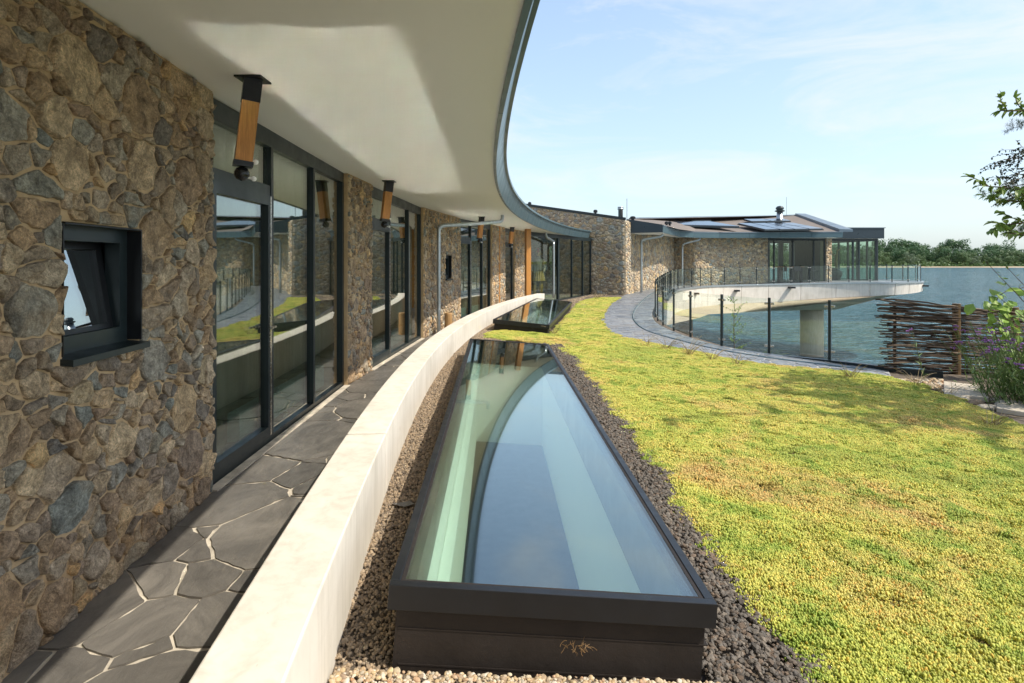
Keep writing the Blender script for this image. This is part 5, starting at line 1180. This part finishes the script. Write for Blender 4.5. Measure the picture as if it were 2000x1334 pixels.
gl_poly = [(PX(y)+.245, y) for y in np.arange(1.95, 13.2, .6)]+[(-.35, 12.6), (-.42, 11.6), (-.5, 9.6), (-.62, 9.1), (-.62, 9.0), (-.42, 2.2), (-.42, 2.0)]
gl_poly = [(PX(y)+.245, y) for y in np.arange(1.93, 20.6, .6)]+[(.9, 20.3), (.7, 19.5), (-.3, 13), (.9, 12.3), (1.0, 11.9), (.45, 10.9), (-.1, 10.2), (-.55, 9.6), (-.6, 8.5), (-.42, 2.15)]
gravel('brown_gravel', 'brown split gravel strip between the concrete wall and the skylights', gl_poly, M['peb_brown'], .0072, 7400, True, 700, holes=ho)
sp1 = [gp(*b) for b in bnd[1:13]]
lv_poly = [(.76, 2.12)]+[(p.x+.07, p.y) for p in sp1]+[(.66, 9.3), (.60, 9.2)]
lv_poly = [(.735, 2.05), (1.60, 1.7)]+[(p.x+.10, p.y+.02) for p in sp1]+[(.60, 9.35)]
gravel('lava_gravel', 'dark lava gravel strip between the nearest skylight and the stonecrop', lv_poly, M['peb_lava'], .0108, 4800, True, 720, heap=lambda x, y: .035*max(0, 1-abs(x-.9)/.5), holes=ho)
lv2 = [(1.0, 12.0), (.8, 11.9), (.85, 12.2), (2.0, 19.4), (2.3, 24.4), (3.8, 27.9), (4.6, 27.6), (3.2, 26), (2.75, 22), (2.45, 19.0), (1.25, 12.3)]
gravel('grey_gravel', 'grey gravel strip beside the farther skylight and entrance glass', lv2, M['peb_brown'], .0130, 1500, True, 740, holes=ho)
fr_poly = [(-.62, 1.5), (-.64, 2.13), (.80, 2.16), (1.12, 2.02), (1.2, 1.5)]
gravel('pea_gravel', 'tan pea gravel in front of the nearest skylight', fr_poly, M['peb_tan'], .0078, 9500, False, 760, heap=lambda x, y: .030)
rp = [gp(*p) for p in ((1742, 741), (1840, 742), (1850, 766), (1815, 758))]; rp = [(p.x, p.y) for p in rp]
gravel('bed_gravel', 'pale gravel patch between walkway end and stone slab', rp, M['peb_tan'], .018, 1600, False, 780)
# ---------------------------------------------------------------- far trees: individual crowns, shared meshes
def far_tree(seed, H, Wd, m, willow=False):
    R = random.Random(seed); root = thing('broadleaf_tree', 'green', 'tree', (0, 0, 0)); tr = MB()
    tp = branch_pts(R, V(0, 0, 0), V(0, 0, 1), H*.7, 5, .05); tr.tube(tp, H*.022, 6, r1=H*.008)
    cl_ = []
    for _ in range(16):
        a = R.uniform(0, 6.283); e = R.uniform(.12, 1) if willow else R.uniform(.22, 1); rr = Wd*.42*math.sqrt(R.random())*(1.15-.55*abs(e-.5)); c = V(rr*math.cos(a), rr*math.sin(a), H*(.10+.74*e)); cl_.append((c, Wd*R.uniform(.16, .27)))
        tr.tube([tp[2], tp[2].lerp(c, .6), c], H*.008, 4, r1=H*.002)
    tr.build('trunk', M['bark'], root, org=V(0, 0, 0)); cr_ = MB()
    for c, r in cl_:
        for _ in range(190):
            d = rv_(R); d = d.normalized()*R.uniform(.55, 1.05) if d.length > 0 else V(0, 0, 1); p = c+Vector((d.x*r, d.y*r, d.z*r*.8)); s_ = H*R.uniform(.010, .021); u = (d+rv_(R, .6)).normalized(); w = u.orthogonal().normalized(); v2 = u.cross(w)
            cr_.add([p-w*s_-v2*s_*.6, p+w*s_-v2*s_*.8, p+w*s_*.7+v2*s_, p-w*s_*.8+v2*s_*.7], [(0, 1, 2, 3)])
    cr_.build('crown', m, root, org=V(0, 0, 0)); return root
protos = [far_tree(900+i, 29, 24+i, (M['crown1'], M['crown1'], M['crown2'], M['crown1'], M['crown3'], M['crown2'])[i], i == 4) for i in range(6)]
kinds = ['dark broad oak like tree', 'tall dark green tree', 'lighter green tree', 'deep green domed tree', 'pale grey green willow', 'low light green tree']
R = random.Random(123); count = 0; first = set()
ROWS = {705: 'at the far waterline', 722: 'in the second far row', 745: 'in the third far row', 775: 'in the rearmost far row'}
def place(i, x, y, sc, row):
    global count
    o = protos[i] if i not in first else copy_tree(protos[i]); first.add(i)
    o.location = (x, y, WZ+1.2+max(0, (y-700)*.006)); o.rotation_euler.z = R.uniform(0, 6.28); o.scale = (sc*R.uniform(.9, 1.2), sc*R.uniform(.9, 1.2), sc*R.uniform(.92, 1.08)); px = 1000+1150*x/y; o['label'] = '%s %s, %s' % (kinds[i], ROWS[row], 'seen behind the terrace house' if px < 1640 else 'seen through the pavilion glass' if px < 1716 else 'just right of the pavilion' if px < 1770 else 'over the terrace railing end' if px < 1810 else 'over the woven fence end' if px < 1870 else 'over the woven fence middle' if px < 1925 else 'behind the near tree branches' if px < 2005 else 'beyond the right edge'); o['group'] = 'far shore '+kinds[i]+'s '+ROWS[row]+', '+o['label'].split(', ')[1]; count += 1
for row, (y, sp, s0, s1, ch) in enumerate(((705, 12, .34, .62, (2, 5, 5, 2, 4)), (722, 14, .50, .82, (2, 5, 2, 0)), (745, 17, .66, 1.02, (0, 1, 3, 0, 2)), (775, 17, .85, 1.32, (0, 1, 3)))):
    x = 205
    while x < 760:
        if 690 < 1000+1150*x/y or True:
            if R.random() < .95: place(R.choice(ch), x+R.uniform(-3, 3), y+R.uniform(-7, 7), R.uniform(s0, s1), y)
        x += sp*R.uniform(.75, 1.3)*(1 if x < 700 else 2)
uw = MB(); R = random.Random(4)
for _ in range(9000):
    x = R.uniform(150, 820); p = V(x, R.uniform(688, 750)+8*mnoise.noise(V(x*.02, 1, 0)), WZ+1.5+R.uniform(0, 6)*R.random()); s_ = R.uniform(.4, 1.1); u = rv_(R).normalized(); w = u.orthogonal(); v2 = u.cross(w); uw.add([p-w*s_, p+v2*s_, p+w*s_, p-v2*s_], [(0, 1, 2, 3)])
tag(uw.build('shore_undergrowth', M['crown2']), 'low green undergrowth along the far shore below the trees', kind='stuff')
print('far trees', count, 'objects', len(bpy.data.objects))
